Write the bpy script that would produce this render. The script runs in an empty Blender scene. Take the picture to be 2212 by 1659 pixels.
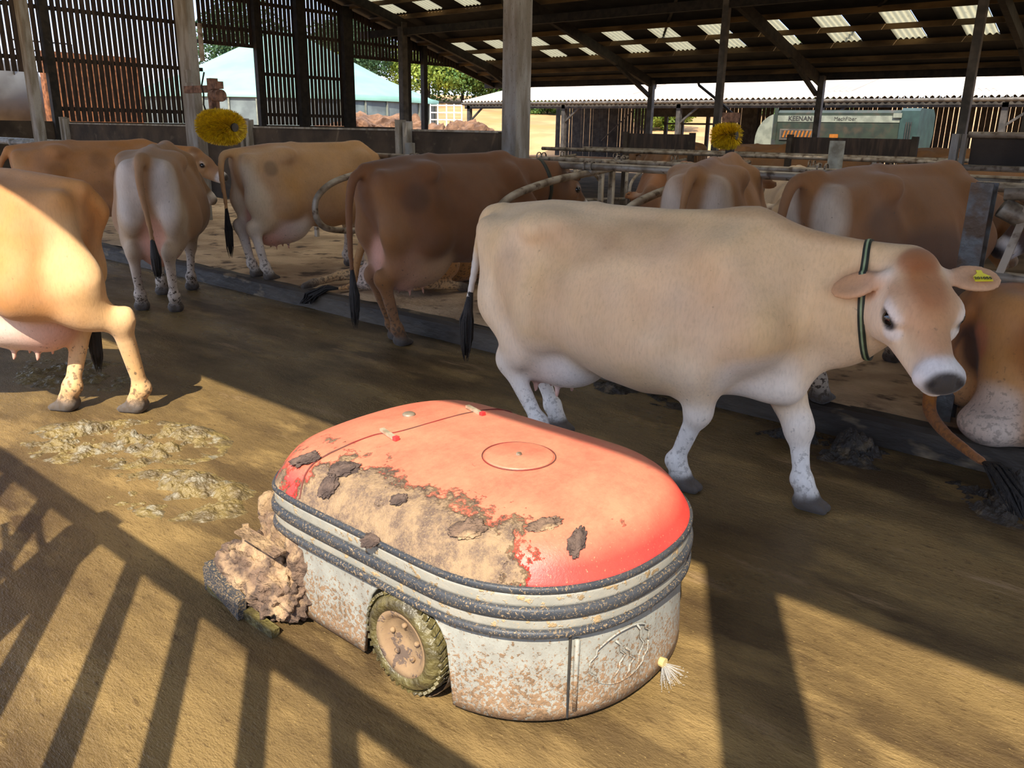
import bpy, bmesh, math, random
import numpy as np
from math import sin, cos, pi, radians, atan2, sqrt
from mathutils import Vector, Matrix, noise as mnoise
random.seed(7); RNG = np.random.default_rng(11)
S = bpy.context.scene; COL = S.collection

# ---------------- camera ----------------
F_PX = 1775.0; CAM_H = 1.6
fh = Vector((cos(radians(130.3)), sin(radians(130.3)), 0))
pitch = radians(17.2); roll = radians(1.0)
r0 = fh.cross(Vector((0, 0, 1))).normalized()
fw = (fh * cos(pitch) - Vector((0, 0, 1)) * sin(pitch)).normalized()
u0 = r0.cross(fw)
Rv = r0 * cos(roll) + u0 * sin(roll); Uv = -r0 * sin(roll) + u0 * cos(roll)
cam = bpy.data.cameras.new('camera'); camo = bpy.data.objects.new('camera', cam); COL.objects.link(camo)
cam.sensor_width = 36; cam.lens = 36 * F_PX / 2212; cam.clip_end = 800; cam.clip_start = 0.02
M = Matrix((Rv, Uv, -fw)).transposed().to_4x4(); M.translation = Vector((0, 0, CAM_H)); camo.matrix_world = M
S.camera = camo
# ---------------- light ----------------
w = bpy.data.worlds.new('world'); S.world = w; w.use_nodes = True
nt = w.node_tree; nt.nodes.clear()
wo = nt.nodes.new('ShaderNodeOutputWorld'); bg = nt.nodes.new('ShaderNodeBackground')
tc = nt.nodes.new('ShaderNodeTexCoord'); sx = nt.nodes.new('ShaderNodeSeparateXYZ'); cr = nt.nodes.new('ShaderNodeValToRGB')
nt.links.new(tc.outputs['Generated'], sx.inputs[0]); nt.links.new(sx.outputs['Z'], cr.inputs[0])
e = cr.color_ramp.elements
e[0].position = 0.0; e[0].color = (.86, .87, .90, 1); e[1].position = .8; e[1].color = (.78, .84, 1.0, 1)
n_ = cr.color_ramp.elements.new(.12); n_.color = (.48, .65, 1.0, 1); n_ = cr.color_ramp.elements.new(.35); n_.color = (.55, .69, 1.0, 1)
nt.links.new(cr.outputs[0], bg.inputs[0]); bg.inputs[1].default_value = 1.85; nt.links.new(bg.outputs[0], wo.inputs[0])
cot = .84; SH = Vector((-.51, .86, 0))           # direction on the ground in which shadows fall
sun = bpy.data.lights.new('sun', 'SUN'); suno = bpy.data.objects.new('sun', sun); COL.objects.link(suno)
sun.energy = 7.4; sun.angle = radians(.55); sun.color = (1.0, .91, .76)
sd = Vector((SH.x, SH.y, -.86 / cot)).normalized()
suno.rotation_euler = sd.to_track_quat('-Z', 'Y').to_euler(); suno.location = (3, -6, 9)
S.view_settings.view_transform = 'Standard'; S.view_settings.look = 'None'; S.view_settings.gamma = 1
S.view_settings.exposure = 0.35; S.view_settings.use_curve_mapping = False
S.cycles.max_bounces = 8; S.cycles.diffuse_bounces = 6; S.cycles.caustics_reflective = False; S.cycles.caustics_refractive = False
S.cycles.sample_clamp_indirect = 6

# ---------------- helpers ----------------
def lin(r, g, b):
    f = lambda c: (c / 255 / 12.92) if c / 255 <= .04045 else ((c / 255 + .055) / 1.055) ** 2.4
    return (f(r), f(g), f(b), 1)
def newmat(name):
    m = bpy.data.materials.new(name); m.use_nodes = True
    return m, m.node_tree, m.node_tree.nodes['Principled BSDF']
def mat(name, c1, c2=None, rough=.7, metal=0, scale=8, bump=0, bscale=None, detail=5, spec=.5, stretch=None, thr=(.4, .6), c3=None, s3=30, t3=(.58, .68)):
    """procedural: two noise-mixed colours, optional third speckle colour, bump"""
    m, t, b = newmat(name); N = t.nodes; L = t.links
    b.inputs['Roughness'].default_value = rough; b.inputs['Metallic'].default_value = metal
    b.inputs['Specular IOR Level'].default_value = spec
    tc = N.new('ShaderNodeTexCoord'); mp = N.new('ShaderNodeMapping'); L.new(tc.outputs['Object'], mp.inputs[0])
    if stretch: mp.inputs['Scale'].default_value = stretch
    if c2 is None: c2 = tuple(x * .75 for x in c1[:3]) + (1,)
    no = N.new('ShaderNodeTexNoise'); no.inputs['Scale'].default_value = scale; no.inputs['Detail'].default_value = detail
    L.new(mp.outputs[0], no.inputs['Vector'])
    r = N.new('ShaderNodeValToRGB'); r.color_ramp.elements[0].position = thr[0]; r.color_ramp.elements[1].position = thr[1]
    r.color_ramp.elements[0].color = c1; r.color_ramp.elements[1].color = c2
    L.new(no.outputs[0], r.inputs[0]); out = r.outputs[0]
    if c3:
        n3 = N.new('ShaderNodeTexNoise'); n3.inputs['Scale'].default_value = s3; n3.inputs['Detail'].default_value = 4
        L.new(mp.outputs[0], n3.inputs['Vector'])
        r3 = N.new('ShaderNodeMapRange'); r3.inputs['From Min'].default_value = t3[0]; r3.inputs['From Max'].default_value = t3[1]
        L.new(n3.outputs[0], r3.inputs['Value'])
        mx = N.new('ShaderNodeMix'); mx.data_type = 'RGBA'; L.new(r3.outputs[0], mx.inputs['Factor']); L.new(out, mx.inputs['A']); mx.inputs['B'].default_value = c3
        out = mx.outputs['Result']
    L.new(out, b.inputs['Base Color'])
    if bump:
        nb = N.new('ShaderNodeTexNoise'); nb.inputs['Scale'].default_value = bscale or scale * 3; nb.inputs['Detail'].default_value = 6
        L.new(mp.outputs[0], nb.inputs['Vector'])
        bp = N.new('ShaderNodeBump'); bp.inputs['Strength'].default_value = bump; bp.inputs['Distance'].default_value = .02
        L.new(nb.outputs[0], bp.inputs['Height']); L.new(bp.outputs[0], b.inputs['Normal'])
    return m
def link(name, me, m, parent=None, smooth=False):
    o = bpy.data.objects.new(name, me); COL.objects.link(o)
    if m is not None:
        for mm in (m if isinstance(m, (list, tuple)) else [m]): me.materials.append(mm)
    if parent is not None: o.parent = parent
    if smooth: me.shade_smooth()
    return o
class MB:
    def __init__(s): s.v = []; s.f = []
    def add(s, vs, fs):
        n = len(s.v); s.v += [tuple(p) for p in vs]; s.f += [tuple(i + n for i in f) for f in fs]; return s
    def box(s, c, d, rot=None):
        vs = [Vector((x * d[0] / 2, y * d[1] / 2, z * d[2] / 2)) for x in (-1, 1) for y in (-1, 1) for z in (-1, 1)]
        if rot is not None: vs = [rot @ v for v in vs]
        vs = [v + Vector(c) for v in vs]
        return s.add(vs, [(0, 1, 3, 2), (4, 6, 7, 5), (0, 4, 5, 1), (2, 3, 7, 6), (0, 2, 6, 4), (1, 5, 7, 3)])
    def beam(s, a, b, wd, ht, up=(0, 0, 1)):
        a = Vector(a); b = Vector(b); d = b - a; L_ = d.length; d.normalize()
        sd_ = d.cross(Vector(up)); 
        if sd_.length < 1e-4: sd_ = d.cross(Vector((0, 1, 0)))
        sd_.normalize(); u = sd_.cross(d)
        R_ = Matrix((sd_, d, u)).transposed()
        return s.box((a + b) / 2, (wd, L_, ht), R_)
    def tube(s, pts, r, n=8, cap=True, flat=None):
        pts = [Vector(p) for p in pts]; rs = r if isinstance(r, (list, tuple)) else [r] * len(pts)
        rings = []; prev = None
        for i, p in enumerate(pts):
            d = (pts[min(i + 1, len(pts) - 1)] - pts[max(i - 1, 0)]).normalized()
            if prev is None:
                a = d.cross(Vector((0, 0, 1)))
                if a.length < .05: a = d.cross(Vector((1, 0, 0)))
            else: a = prev - d * prev.dot(d)
            a.normalize(); prev = a; b = d.cross(a)
            rings.append([p + (a * cos(2 * pi * k / n) + b * sin(2 * pi * k / n)) * rs[i] for k in range(n)])
        vs = [v for g in rings for v in g]; fs = []
        for i in range(len(pts) - 1):
            for k in range(n): fs.append((i * n + k, i * n + (k + 1) % n, (i + 1) * n + (k + 1) % n, (i + 1) * n + k))
        if cap: fs.append(tuple(range(n - 1, -1, -1))); fs.append(tuple((len(pts) - 1) * n + k for k in range(n)))
        return s.add(vs, fs)
    def lathe(s, prof, c=(0, 0, 0), axis='z', n=32):
        vs = []; fs = []
        for r, h in prof:
            for k in range(n):
                a = 2 * pi * k / n; x, y, z = r * cos(a), r * sin(a), h
                if axis == 'y': x, y, z = x, z, y
                if axis == 'x': x, y, z = z, x, y
                vs.append((x + c[0], y + c[1], z + c[2]))
        for i in range(len(prof) - 1):
            for k in range(n):
                q = (i * n + k, i * n + (k + 1) % n, (i + 1) * n + (k + 1) % n, (i + 1) * n + k)
                fs.append(q if axis != 'y' else q[::-1])
        return s.add(vs, fs)
    def rings(s, rs, cap0=False, cap1=False):
        n = len(rs[0]); vs = [p for g in rs for p in g]; fs = []
        for i in range(len(rs) - 1):
            for k in range(n): fs.append((i * n + k, i * n + (k + 1) % n, (i + 1) * n + (k + 1) % n, (i + 1) * n + k))
        if cap0: fs.append(tuple(range(n - 1, -1, -1)))
        if cap1: fs.append(tuple((len(rs) - 1) * n + k for k in range(n)))
        return s.add(vs, fs)
    def blob(s, c, r, amp=.3, sub=3, seed=0, freq=2.0, flat=None):
        bm = bmesh.new(); bmesh.ops.create_icosphere(bm, subdivisions=sub, radius=1)
        r = Vector(r) if not isinstance(r, (int, float)) else Vector((r, r, r)); c = Vector(c)
        vs = []
        for v in bm.verts:
            n = mnoise.fractal(v.co * freq + Vector((seed * 7.3, seed * 3.1, 1.7)), 1.0, 2.0, 4)
            p = v.co * (1 + amp * n); p = Vector((p.x * r.x, p.y * r.y, p.z * r.z)) + c
            if flat is not None and p.z < flat: p.z = flat
            vs.append(p)
        s.add(vs, [tuple(v.index for v in f.verts) for f in bm.faces]); bm.free(); return s
    def build(s, name, m, parent=None, smooth=False):
        me = bpy.data.meshes.new(name); me.from_pydata(s.v, [], s.f); me.update()
        return link(name, me, m, parent, smooth)
def fixn(o):
    bm = bmesh.new(); bm.from_mesh(o.data); bmesh.ops.recalc_face_normals(bm, faces=bm.faces); bm.to_mesh(o.data); bm.free(); return o
def bev(o, wd=.01, seg=2):
    md = o.modifiers.new('bevel', 'BEVEL'); md.width = wd; md.segments = seg; md.limit_method = 'ANGLE'; return o
def empty(name, loc=(0, 0, 0), rz=0):
    o = bpy.data.objects.new(name, None); COL.objects.link(o); o.location = loc; o.rotation_euler = (0, 0, rz); o.empty_display_size = .1; return o
def tag(o, label, cat, group=None, kind=None):
    o['label'] = label; o['category'] = cat
    if group: o['group'] = group
    if kind: o['kind'] = kind
    return o
def struct(o): o['kind'] = 'structure'; return o
def copy_tree(o, parent=None):
    c = o.copy(); COL.objects.link(c); c.parent = parent
    for ch in list(o.children): copy_tree(ch, c)
    return c
def catmull(P, n=8, closed=False):
    P = [Vector(p) for p in P]; out = []; m = len(P)
    for i in range(m if closed else m - 1):
        if closed: a, b, c, d = P[i - 1], P[i], P[(i + 1) % m], P[(i + 2) % m]
        else: a, b, c, d = P[max(i - 1, 0)], P[i], P[i + 1], P[min(i + 2, m - 1)]
        for k in range(n):
            t = k / n
            out.append(.5 * ((2 * b) + (c - a) * t + (2 * a - 5 * b + 4 * c - d) * t * t + (3 * b - a - 3 * c + d) * t ** 3))
    if not closed: out.append(P[-1])
    return out
# ---------------- materials ----------------
m_dark = mat('dark_timber', lin(44, 37, 29), lin(24, 20, 16), .8, scale=6, bump=.2)
m_purlin = mat('purlin_timber', lin(118, 94, 60), lin(76, 60, 38), .8, scale=3, bump=.2, stretch=(.3, 1, 1))
m_slat = mat('slat_timber', lin(72, 56, 46), lin(45, 36, 30), .85, scale=5, bump=.3, stretch=(4, 4, .5))
m_steel = mat('steel_post', lin(92, 84, 74), lin(64, 58, 52), .6, scale=4, bump=.15)
m_conc = mat('concrete_post', lin(158, 155, 148), lin(124, 116, 103), .85, scale=3, bump=.35, bscale=60, stretch=(3, 3, .6), c3=lin(70, 60, 50), s3=45, t3=(.66, .7))
m_galv = mat('galvanised_tube', lin(168, 156, 138), lin(124, 108, 88), .5, .3, scale=7, bump=.2, c3=lin(96, 78, 60), s3=14, t3=(.56, .66))
m_panel = mat('concrete_panel', lin(72, 60, 48), lin(46, 38, 30), .9, scale=1.6, bump=.3, bscale=20, c3=lin(90, 80, 68), s3=5, t3=(.6, .75))
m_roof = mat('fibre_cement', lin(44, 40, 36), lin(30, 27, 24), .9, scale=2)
m_bed = mat('sawdust_bedding', lin(206, 178, 142), lin(168, 140, 108), .95, scale=2.2, bump=.7, bscale=26, c3=lin(92, 72, 54), s3=4.5, t3=(.58, .68))
m_kerb = mat('kerb_concrete', lin(84, 74, 62), lin(50, 42, 35), .6, scale=3, bump=.5, bscale=22, stretch=(.4, 1, 1), c3=lin(140, 120, 92), s3=6, t3=(.6, .7))
m_field = mat('dry_grass', lin(176, 138, 92), lin(152, 114, 72), .95, scale=.35, bump=.5, bscale=3, c3=lin(136, 118, 66), s3=.12, t3=(.55, .7))
m_apron = mat('feed_passage_concrete', lin(190, 176, 150), lin(160, 146, 120), .85, scale=1)

# wet floor covered by slurry, scraped in the direction of the passage
mf, t, b = newmat('slurry_floor'); N = t.nodes; L = t.links
tcn = N.new('ShaderNodeTexCoord')
def noise(scale, st=None, det=6, rough=.6, src=tcn, dist=0):
    mp = N.new('ShaderNodeMapping'); L.new(src.outputs['Object'], mp.inputs[0])
    if st: mp.inputs['Scale'].default_value = st
    n = N.new('ShaderNodeTexNoise'); n.inputs['Scale'].default_value = scale; n.inputs['Detail'].default_value = det; n.inputs['Roughness'].default_value = rough
    n.inputs['Distortion'].default_value = dist
    L.new(mp.outputs[0], n.inputs['Vector']); return n
def mrange(n, a, b_, c=0, d=1, sock=0):
    r = N.new('ShaderNodeMapRange'); r.inputs['From Min'].default_value = a; r.inputs['From Max'].default_value = b_; r.inputs['To Min'].default_value = c; r.inputs['To Max'].default_value = d
    L.new(n.outputs[sock], r.inputs['Value']); return r
def mixc(fac, A, B):
    mx = N.new('ShaderNodeMix'); mx.data_type = 'RGBA'
    if isinstance(fac, (int, float)): mx.inputs['Factor'].default_value = fac
    else: L.new(fac, mx.inputs['Factor'])
    for nm, v in (('A', A), ('B', B)):
        if isinstance(v, tuple): mx.inputs[nm].default_value = v
        else: L.new(v, mx.inputs[nm])
    return mx.outputs['Result']
n1 = noise(1.3, (.45, 1.3, 1), 7); n2 = noise(55, (.35, 1, 1), 4, .7); n3 = noise(4.5, (.4, 1, 1), 6); n4 = noise(150, (.6, 1, 1), 2)
c = mixc(mrange(n1, .38, .62).outputs[0], lin(130, 107, 68), lin(72, 56, 36))
c = mixc(mrange(n3, .52, .72).outputs[0], c, lin(150, 124, 79))
c = mixc(mrange(n2, .56, .72, 0, .8).outputs[0], c, lin(66, 49, 31))
c = mixc(mrange(n4, .66, .74, 0, .55).outputs[0], c, lin(196, 166, 104))
n5 = noise(3.2, (.3, 1.5, 1), 8, .72); spy = N.new('ShaderNodeSeparateXYZ'); L.new(tcn.outputs['Object'], spy.inputs[0])
ym_ = N.new('ShaderNodeMapRange'); ym_.inputs['From Min'].default_value = 1.2; ym_.inputs['From Max'].default_value = 2.7; L.new(spy.outputs['Y'], ym_.inputs['Value'])
mm_ = N.new('ShaderNodeMath'); mm_.operation = 'MULTIPLY'; L.new(mrange(n5, .59, .68).outputs[0], mm_.inputs[0]); L.new(ym_.outputs[0], mm_.inputs[1])
c = mixc(mm_.outputs[0], c, lin(150, 124, 92))
L.new(c, b.inputs['Base Color'])
r1 = mrange(n1, .35, .6, .16, .46); L.new(r1.outputs[0], b.inputs['Roughness'])
b.inputs['Specular IOR Level'].default_value = .34
ad = N.new('ShaderNodeMath'); ad.operation = 'ADD'; L.new(n2.outputs[0], ad.inputs[0])
ml = N.new('ShaderNodeMath'); ml.operation = 'MULTIPLY'; L.new(n3.outputs[0], ml.inputs[0]); ml.inputs[1].default_value = 2.2; L.new(ml.outputs[0], ad.inputs[1])
ad2 = N.new('ShaderNodeMath'); ad2.operation = 'ADD'; L.new(ad.outputs[0], ad2.inputs[0]); ml2 = N.new('ShaderNodeMath'); ml2.operation = 'MULTIPLY'; L.new(n4.outputs[0], ml2.inputs[0]); ml2.inputs[1].default_value = .5; L.new(ml2.outputs[0], ad2.inputs[1])
bp = N.new('ShaderNodeBump'); bp.inputs['Strength'].default_value = .55; bp.inputs['Distance'].default_value = .012; L.new(ad2.outputs[0], bp.inputs['Height']); L.new(bp.outputs[0], b.inputs['Normal'])
m_floor = mf

# ---------------- ground and floors ----------------
struct(MB().box((-60, 75, -.12), (420, 300, .1)).build('ground', m_field))
struct(MB().box((2, -1.2 + 2.83, -.03), (56, 5.66, .06)).build('floor', m_floor))
struct(MB().box((2, -4.3, -.035), (56, 5.3, .07)).build('floor_feed_passage', m_apron))
bed = MB()
nx, ny = 180, 34
x0, x1, y0, y1 = -24.0, 6.0, 4.52, 9.2
vs = []; fs = []
for j in range(ny + 1):
    for i in range(nx + 1):
        x = x0 + (x1 - x0) * i / nx; y = y0 + (y1 - y0) * j / ny
        z = .155 + .018 * mnoise.fractal(Vector((x * 1.6, y * 1.6, 3)), 1, 2, 4) + (.02 * max(0, 1 - abs(y - 4.7) / .3))
        vs.append((x, y, z))
for j in range(ny):
    for i in range(nx): a = j * (nx + 1) + i; fs.append((a, a + 1, a + nx + 2, a + nx + 1))
bed.add(vs, fs); bed.box((-9, 6.86, .07), (30, 4.7, .13))
struct(bed.build('floor_cubicle_bed', m_bed, smooth=False))
kb = MB(); k0 = []
prof = [(4.44, 0), (4.445, .13), (4.47, .155), (4.53, .165), (4.6, .15), (4.6, 0)]
rg = []
for i in range(121):
    x = 6 - 30 * i / 120
    rg.append([(x, y + .008 * mnoise.noise(Vector((x * 2, y * 9, z * 9))), z + .012 * mnoise.noise(Vector((x * 3, y * 7, 5)))) for y, z in prof])
kb.rings(rg, True, True)
struct(fixn(kb.build('trim_kerb', m_kerb)))
struct(MB().box((-9, 9.32, .08), (30, .2, .16)).build('trim_back_kerb', m_kerb))
struct(MB().box((18, 6.86, .07), (24, 4.8, .14)).build('floor_bed_far', m_bed))
struct(MB().box((2, 19.3, -.04), (56, 19.9, .08)).build('floor_back_passage', mat('back_floor', lin(96, 80, 62), lin(70, 58, 44), .95, scale=1.5, spec=.05)))

# ---------------- roof ----------------
def roofz(Y): return 3.65 + .262 * (29.3 - Y) if Y > 14.5 else 3.65 + .262 * (Y + .35)
RX0, RX1 = -26.6, 20.0
def corr(x, amp=.028, per=.177): return amp * sin(2 * pi * x / per)
roof = MB()
skx = [-24.68 + 1.822 * k for k in range(24)]
bands = [(24.6, 26.82, skx), (19.4, 21.97, [x for x in skx])]
def slab(xa, xb, ya, yb, th=.05):
    za, zb = roofz(ya + 1e-6), roofz(yb - 1e-6)
    roof.add([(xa, ya, za), (xb, ya, za), (xb, yb, zb), (xa, yb, zb), (xa, ya, za + th), (xb, ya, za + th), (xb, yb, zb + th), (xa, yb, zb + th)],
             [(0, 3, 2, 1), (4, 5, 6, 7), (0, 1, 5, 4), (1, 2, 6, 5), (2, 3, 7, 6), (3, 0, 4, 7)])
slab(RX0, RX1, -.35, 6.0); slab(RX0, RX1, 8.4, 9.2); slab(RX0, RX1, 12.0, 14.5)
FILL_BANDS = [(6.0, 8.4, skx), (9.2, 12.0, skx)]  # unseen near-slope bands, added to let more light into the interior
ys = [14.5, 19.4, 21.97, 24.42, 26.82, 29.3]
slab(RX0, RX1, 14.5, 19.4); slab(RX0, RX1, 21.97, 24.6); slab(RX0, RX1, 26.82, 29.3)
for ya, yb, xs in bands + FILL_BANDS:
    cur = RX0
    for x in xs: slab(cur, x, ya, yb); cur = x + .82
    slab(cur, RX1, ya, yb)
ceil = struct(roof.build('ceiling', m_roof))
msk, t, b = newmat('translucent_rooflight'); N = t.nodes; L = t.links
tr = N.new('ShaderNodeBsdfTranslucent'); tr.inputs[0].default_value = lin(150, 143, 115)
df = N.new('ShaderNodeBsdfDiffuse'); df.inputs[0].default_value = lin(190, 185, 160)
tcs = N.new('ShaderNodeTexCoord'); ns = N.new('ShaderNodeTexNoise'); ns.inputs['Scale'].default_value = 9; L.new(tcs.outputs['Object'], ns.inputs[0])
rs_ = N.new('ShaderNodeMapRange'); rs_.inputs['From Min'].default_value = .6; rs_.inputs['From Max'].default_value = .85; rs_.inputs['To Min'].default_value = .12; rs_.inputs['To Max'].default_value = .6; L.new(ns.outputs[0], rs_.inputs['Value'])
mxs = N.new('ShaderNodeMixShader'); L.new(rs_.outputs[0], mxs.inputs[0]); L.new(tr.outputs[0], mxs.inputs[1]); L.new(df.outputs[0], mxs.inputs[2])
L.new(mxs.outputs[0], N['Material Output'].inputs['Surface'])
def corrsheet(mb, xa, xb, ya, yb, zf, off=0, amp=.028, per=.165, n=8):
    nx = max(2, int((xb - xa) / per * n)); vs = []; fs = []
    for i in range(nx + 1):
        x = xa + (xb - xa) * i / nx
        for y in (ya, yb): vs.append((x, y, zf(y) + off + corr(x, amp, per)))
    for i in range(nx): a = 2 * i; fs.append((a, a + 2, a + 3, a + 1))
    mb.add(vs, fs)
for ya, yb, xs in bands:
    for x in xs:
        if ya < 22 and x > -18: continue
        mb = MB(); corrsheet(mb, x, x + .82, ya, yb, lambda y: roofz(y - 1e-6), .01)
        mb.build('rooflight', msk, ceil, True)
msk2, t, b = newmat('added_fill_rooflight'); tr2 = t.nodes.new('ShaderNodeBsdfTranslucent'); tr2.inputs[0].default_value = lin(232, 226, 208); t.links.new(tr2.outputs[0], t.nodes['Material Output'].inputs['Surface'])  # brighter sheet for the added rooflights only
for ya, yb, xs in FILL_BANDS:
    for x in xs:
        mb = MB(); corrsheet(mb, x, x + .82, ya, yb, lambda y: roofz(y), .01); mb.build('rooflight', msk2, ceil, True)  # these near-slope sheets are out of view, put in as fill light
for x in skx:
    if x > -18: mb = MB(); slabx = mb.box((x + .41, 20.68, roofz(20.68) + .03), (.84, 2.66, .05), Matrix.Rotation(-math.atan(.262), 3, 'X')); mb.build('roof_sheet', m_roof, ceil)
# purlins on the far slope and a few on the near one
for Y in [25.6 + 1.19 * k for k in range(-8, 3)] + [27.97 + .9] + [1.2 + 1.9 * k for k in range(7)]:
    if Y > 29.2: continue
    z = roofz(Y) - .1
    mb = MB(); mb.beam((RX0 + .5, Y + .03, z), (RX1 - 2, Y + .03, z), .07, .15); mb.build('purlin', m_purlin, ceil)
# rafters with haunches at each bay
for X in (-24.2, -17.85, -11.35, -5.05, 1.2, 7.4, 13.7, 20):
    mb = MB()
    mb.beam((X, 29.3, roofz(29.3) - .32), (X, 14.5, roofz(14.6) - .32), .16, .3)
    mb.beam((X, .9, roofz(.9) - .32), (X, 14.5, roofz(14.6) - .32), .16, .3)
    mb.beam((X, 29.0, 2.9), (X, 26.6, roofz(26.6) - .45), .12, .12)
    pass
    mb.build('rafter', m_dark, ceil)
for (a, b2) in [((-17.85, 29, 4.0), (-11.35, 20, roofz(20) - .3)), ((-11.35, 29, 4.0), (-5.05, 20, roofz(20) - .3)), ((-24.2, 29, 4.0), (-17.85, 20, roofz(20) - .3))]:
    MB().beam(a, b2, .07, .07).build('wind_brace', m_dark, ceil)
MB().beam((RX0, 29.15, 3.52), (RX1, 29.15, 3.52), .14, .32).build('eaves_beam', m_dark, ceil)
MB().beam((RX0, 22, roofz(22) - .62), (RX1, 22, roofz(22) - .62), .12, .25).build('tie_beam', m_dark, ceil)
gt = MB().tube([(RX0, 29.38, 3.58), (RX1, 29.38, 3.58)], .075, 8); gt.build('gutter', m_dark, ceil)
MB().tube([(-16.1, 29.38, 3.55), (-16.0, 29.42, 3.3), (-15.2, 29.5, 2.75), (-14.6, 29.5, 2.3)], .05, 8).build('downpipe', m_dark, ceil)
MB().box((1.7, -.30, 3.62), (56.5, .06, .16)).build('fascia', m_dark, ceil)

# ---------------- slatted gable ----------------
XG = -26.0
wl = MB()
def slats(ya, yb, za, zb_f, pitch_=.165, wd=.128):
    y = ya
    while y < yb - .05:
        zt = zb_f(y) if callable(zb_f) else zb_f
        if zt > za + .05:
            wl.box((XG + random.uniform(-.003, .003), y + wd / 2, (za + zt) / 2), (.022, wd + random.uniform(-.008, .006), zt - za))
        y += pitch_
zt = lambda y: roofz(y) - .12
slats(10.35, 14.85, 1.62, zt); slats(14.95, 16.95, 4.09, zt); slats(17.0, 20.8, 1.62, zt)
slats(20.9, 27.3, 4.06, zt); slats(7.0, 10.2, 2.9, zt); slats(2.5, 7, 1.7, zt)
wallL = struct(wl.build('wall_left', m_slat))
for z, ya, yb in ((4.62, 2.5, 24.6), (3.28, 2.5, 15), (3.28, 17, 20.85), (1.96, 10.35, 15), (1.96, 17, 20.85), (4.13, 20.9, 27.2), (5.5, 7, 21.2), (4.13, 14.9, 17)):
    MB().box((XG - .06, (ya + yb) / 2, z), (.07, yb - ya, .11)).build('rail', m_dark, wallL)
MB().beam((XG - .05, 29.4, roofz(29.4) - .2), (XG - .05, 14.5, roofz(14.6) - .2), .08, .24).build('verge_beam', m_dark, wallL)
for Y, wd in ((10.25, .22), (14.45, .5), (16.95, .2), (18.7, .34), (20.75, .42), (23.65, .34), (24.62, .2)):
    MB().box((XG + .16, Y, (zt(Y)) / 2), (.2, wd, zt(Y))).build('wall_post', m_dark, wallL)
MB().box((XG, 15, .8), (.2, 17.6, 1.62)).build('plinth', m_panel, wallL)

# ---------------- concrete panel walls ----------------
wb = MB().box((-15.9, 9.45, .78), (15.2, .14, 1.56)); wallb = struct(wb.build('wall_back_panels', m_panel))
MB().box((-15.9, 9.45, 1.565), (15.2, .16, .03)).build('wall_cap', m_conc, wallb)
for X, wd in ((-23.2, .3), (-16.55, .34), (-14.85, .3), (-10.35, .3)):
    q = MB().box((X, 9.33, .86), (.1, .16, 1.72)); q.box((X + .16, 9.33, .84), (.1, .12, 1.68)); q.box((X + .08, 9.4, .85), (.2, .05, 1.7))
    q.build('panel_post', m_conc, wallb)

# ---------------- columns ----------------
def column(x, y, z0, z1, m, label, wx=.22, wy=.22, h=False):
    mb = MB()
    if h:   # steel universal column: two flanges and a web
        mb.box((x - wx / 2, y, (z0 + z1) / 2), (.025, wy, z1 - z0)); mb.box((x + wx / 2, y, (z0 + z1) / 2), (.025, wy, z1 - z0)); mb.box((x, y, (z0 + z1) / 2), (wx, .02, z1 - z0))
    else:
        mb.box((x, y, (z0 + z1) / 2), (wx, wy, z1 - z0))
    o = mb.build('column', m)
    if not h: bev(o, .015)
    return tag(o, label, 'column')
column(-5.86, 6.9, .1, roofz(6.9) - .2, m_conc, 'pale concrete column in the middle, standing behind the dark brown cow', .2, .24)
column(-12.35, 6.9, .1, roofz(6.9) - .2, m_conc, 'concrete column carrying the motor of the yellow cow brush', .34, .14)
column(-18.35, 6.9, .1, roofz(6.9) - .2, m_conc, 'leftmost grey concrete column near the left edge', .26, .16)
cl = [(-24.2, 22, 'dark column left of the concrete column, standing before the green hedge', .34), (-11.32, 22, 'dark column standing left of the far yellow brush', .24), (-5.07, 22, 'tall dark column near the right edge, right of the mixer wagon', .26)]
for x, y, lb, wd in cl: column(x, y, 0, roofz(y) - .3, m_steel, lb, wd * .75, wd * .75)
column(-17.8, 29, 0, 3.5, m_steel, 'thin dark column at the far eaves beside the gap to the dry field', .2, .2)
column(-11.2, 29, 0, 3.5, m_steel, 'dark column at the far eaves crossing the front of the mixer wagon', .2, .2)
column(-5.0, 29, 0, 3.5, m_steel, 'dark column cut by the right edge of the photo at the far eaves', .2, .2)
column(.52, -.1, 0, roofz(-.1) - .05, m_conc, 'concrete column whose wide shadow crosses the floor at the right', .2, .2)
# ---------------- cubicle rails and dividers ----------------
def rail(y, z, xa, xb, label, r=.032, m=None):
    mb = MB(); mb.tube([(xa, y, z), (xb, y, z)], r, 10)
    o = mb.build('neck_rail', m or m_galv, None, True); return tag(o, label, 'rail')
def clampm(x, y, z):
    mb = MB(); 
    for s_ in (-.035, .035): mb.lathe([(.04, -.008), (.047, -.008), (.047, .008), (.04, .008)], (x + s_, y, z), 'x', 12)
    mb.box((x, y, z - .04), (.1, .07, .02)); return mb
nr = rail(5.95, 1.31, -7.0, -.9, 'round tube neck rail nearest the camera, clamped to the curved divider loops')
nr2 = rail(7.75, 1.28, -6.2, -.9, 'round tube neck rail just behind the nearest one, running behind the pale rear-view cow')
nr3 = rail(12.3, 1.28, -9.8, -2.9, 'upper thin neck rail with clamps beneath the far yellow brush')
nr4 = rail(13.6, 1.28, -9.8, 2, 'dusty rail farthest back, in front of the mixer wagon')
loopP = [(0, 6.3, 1.29), (0, 5.95, 1.255), (0, 5.5, 1.215), (0, 5.1, 1.15), (0, 4.9, 1.095), (0, 4.77, 1.02), (0, 4.70, .93), (0, 4.70, .80), (0, 4.78, .70), (0, 4.95, .655), (0, 5.3, .63), (0, 6.3, .60)]
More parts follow.
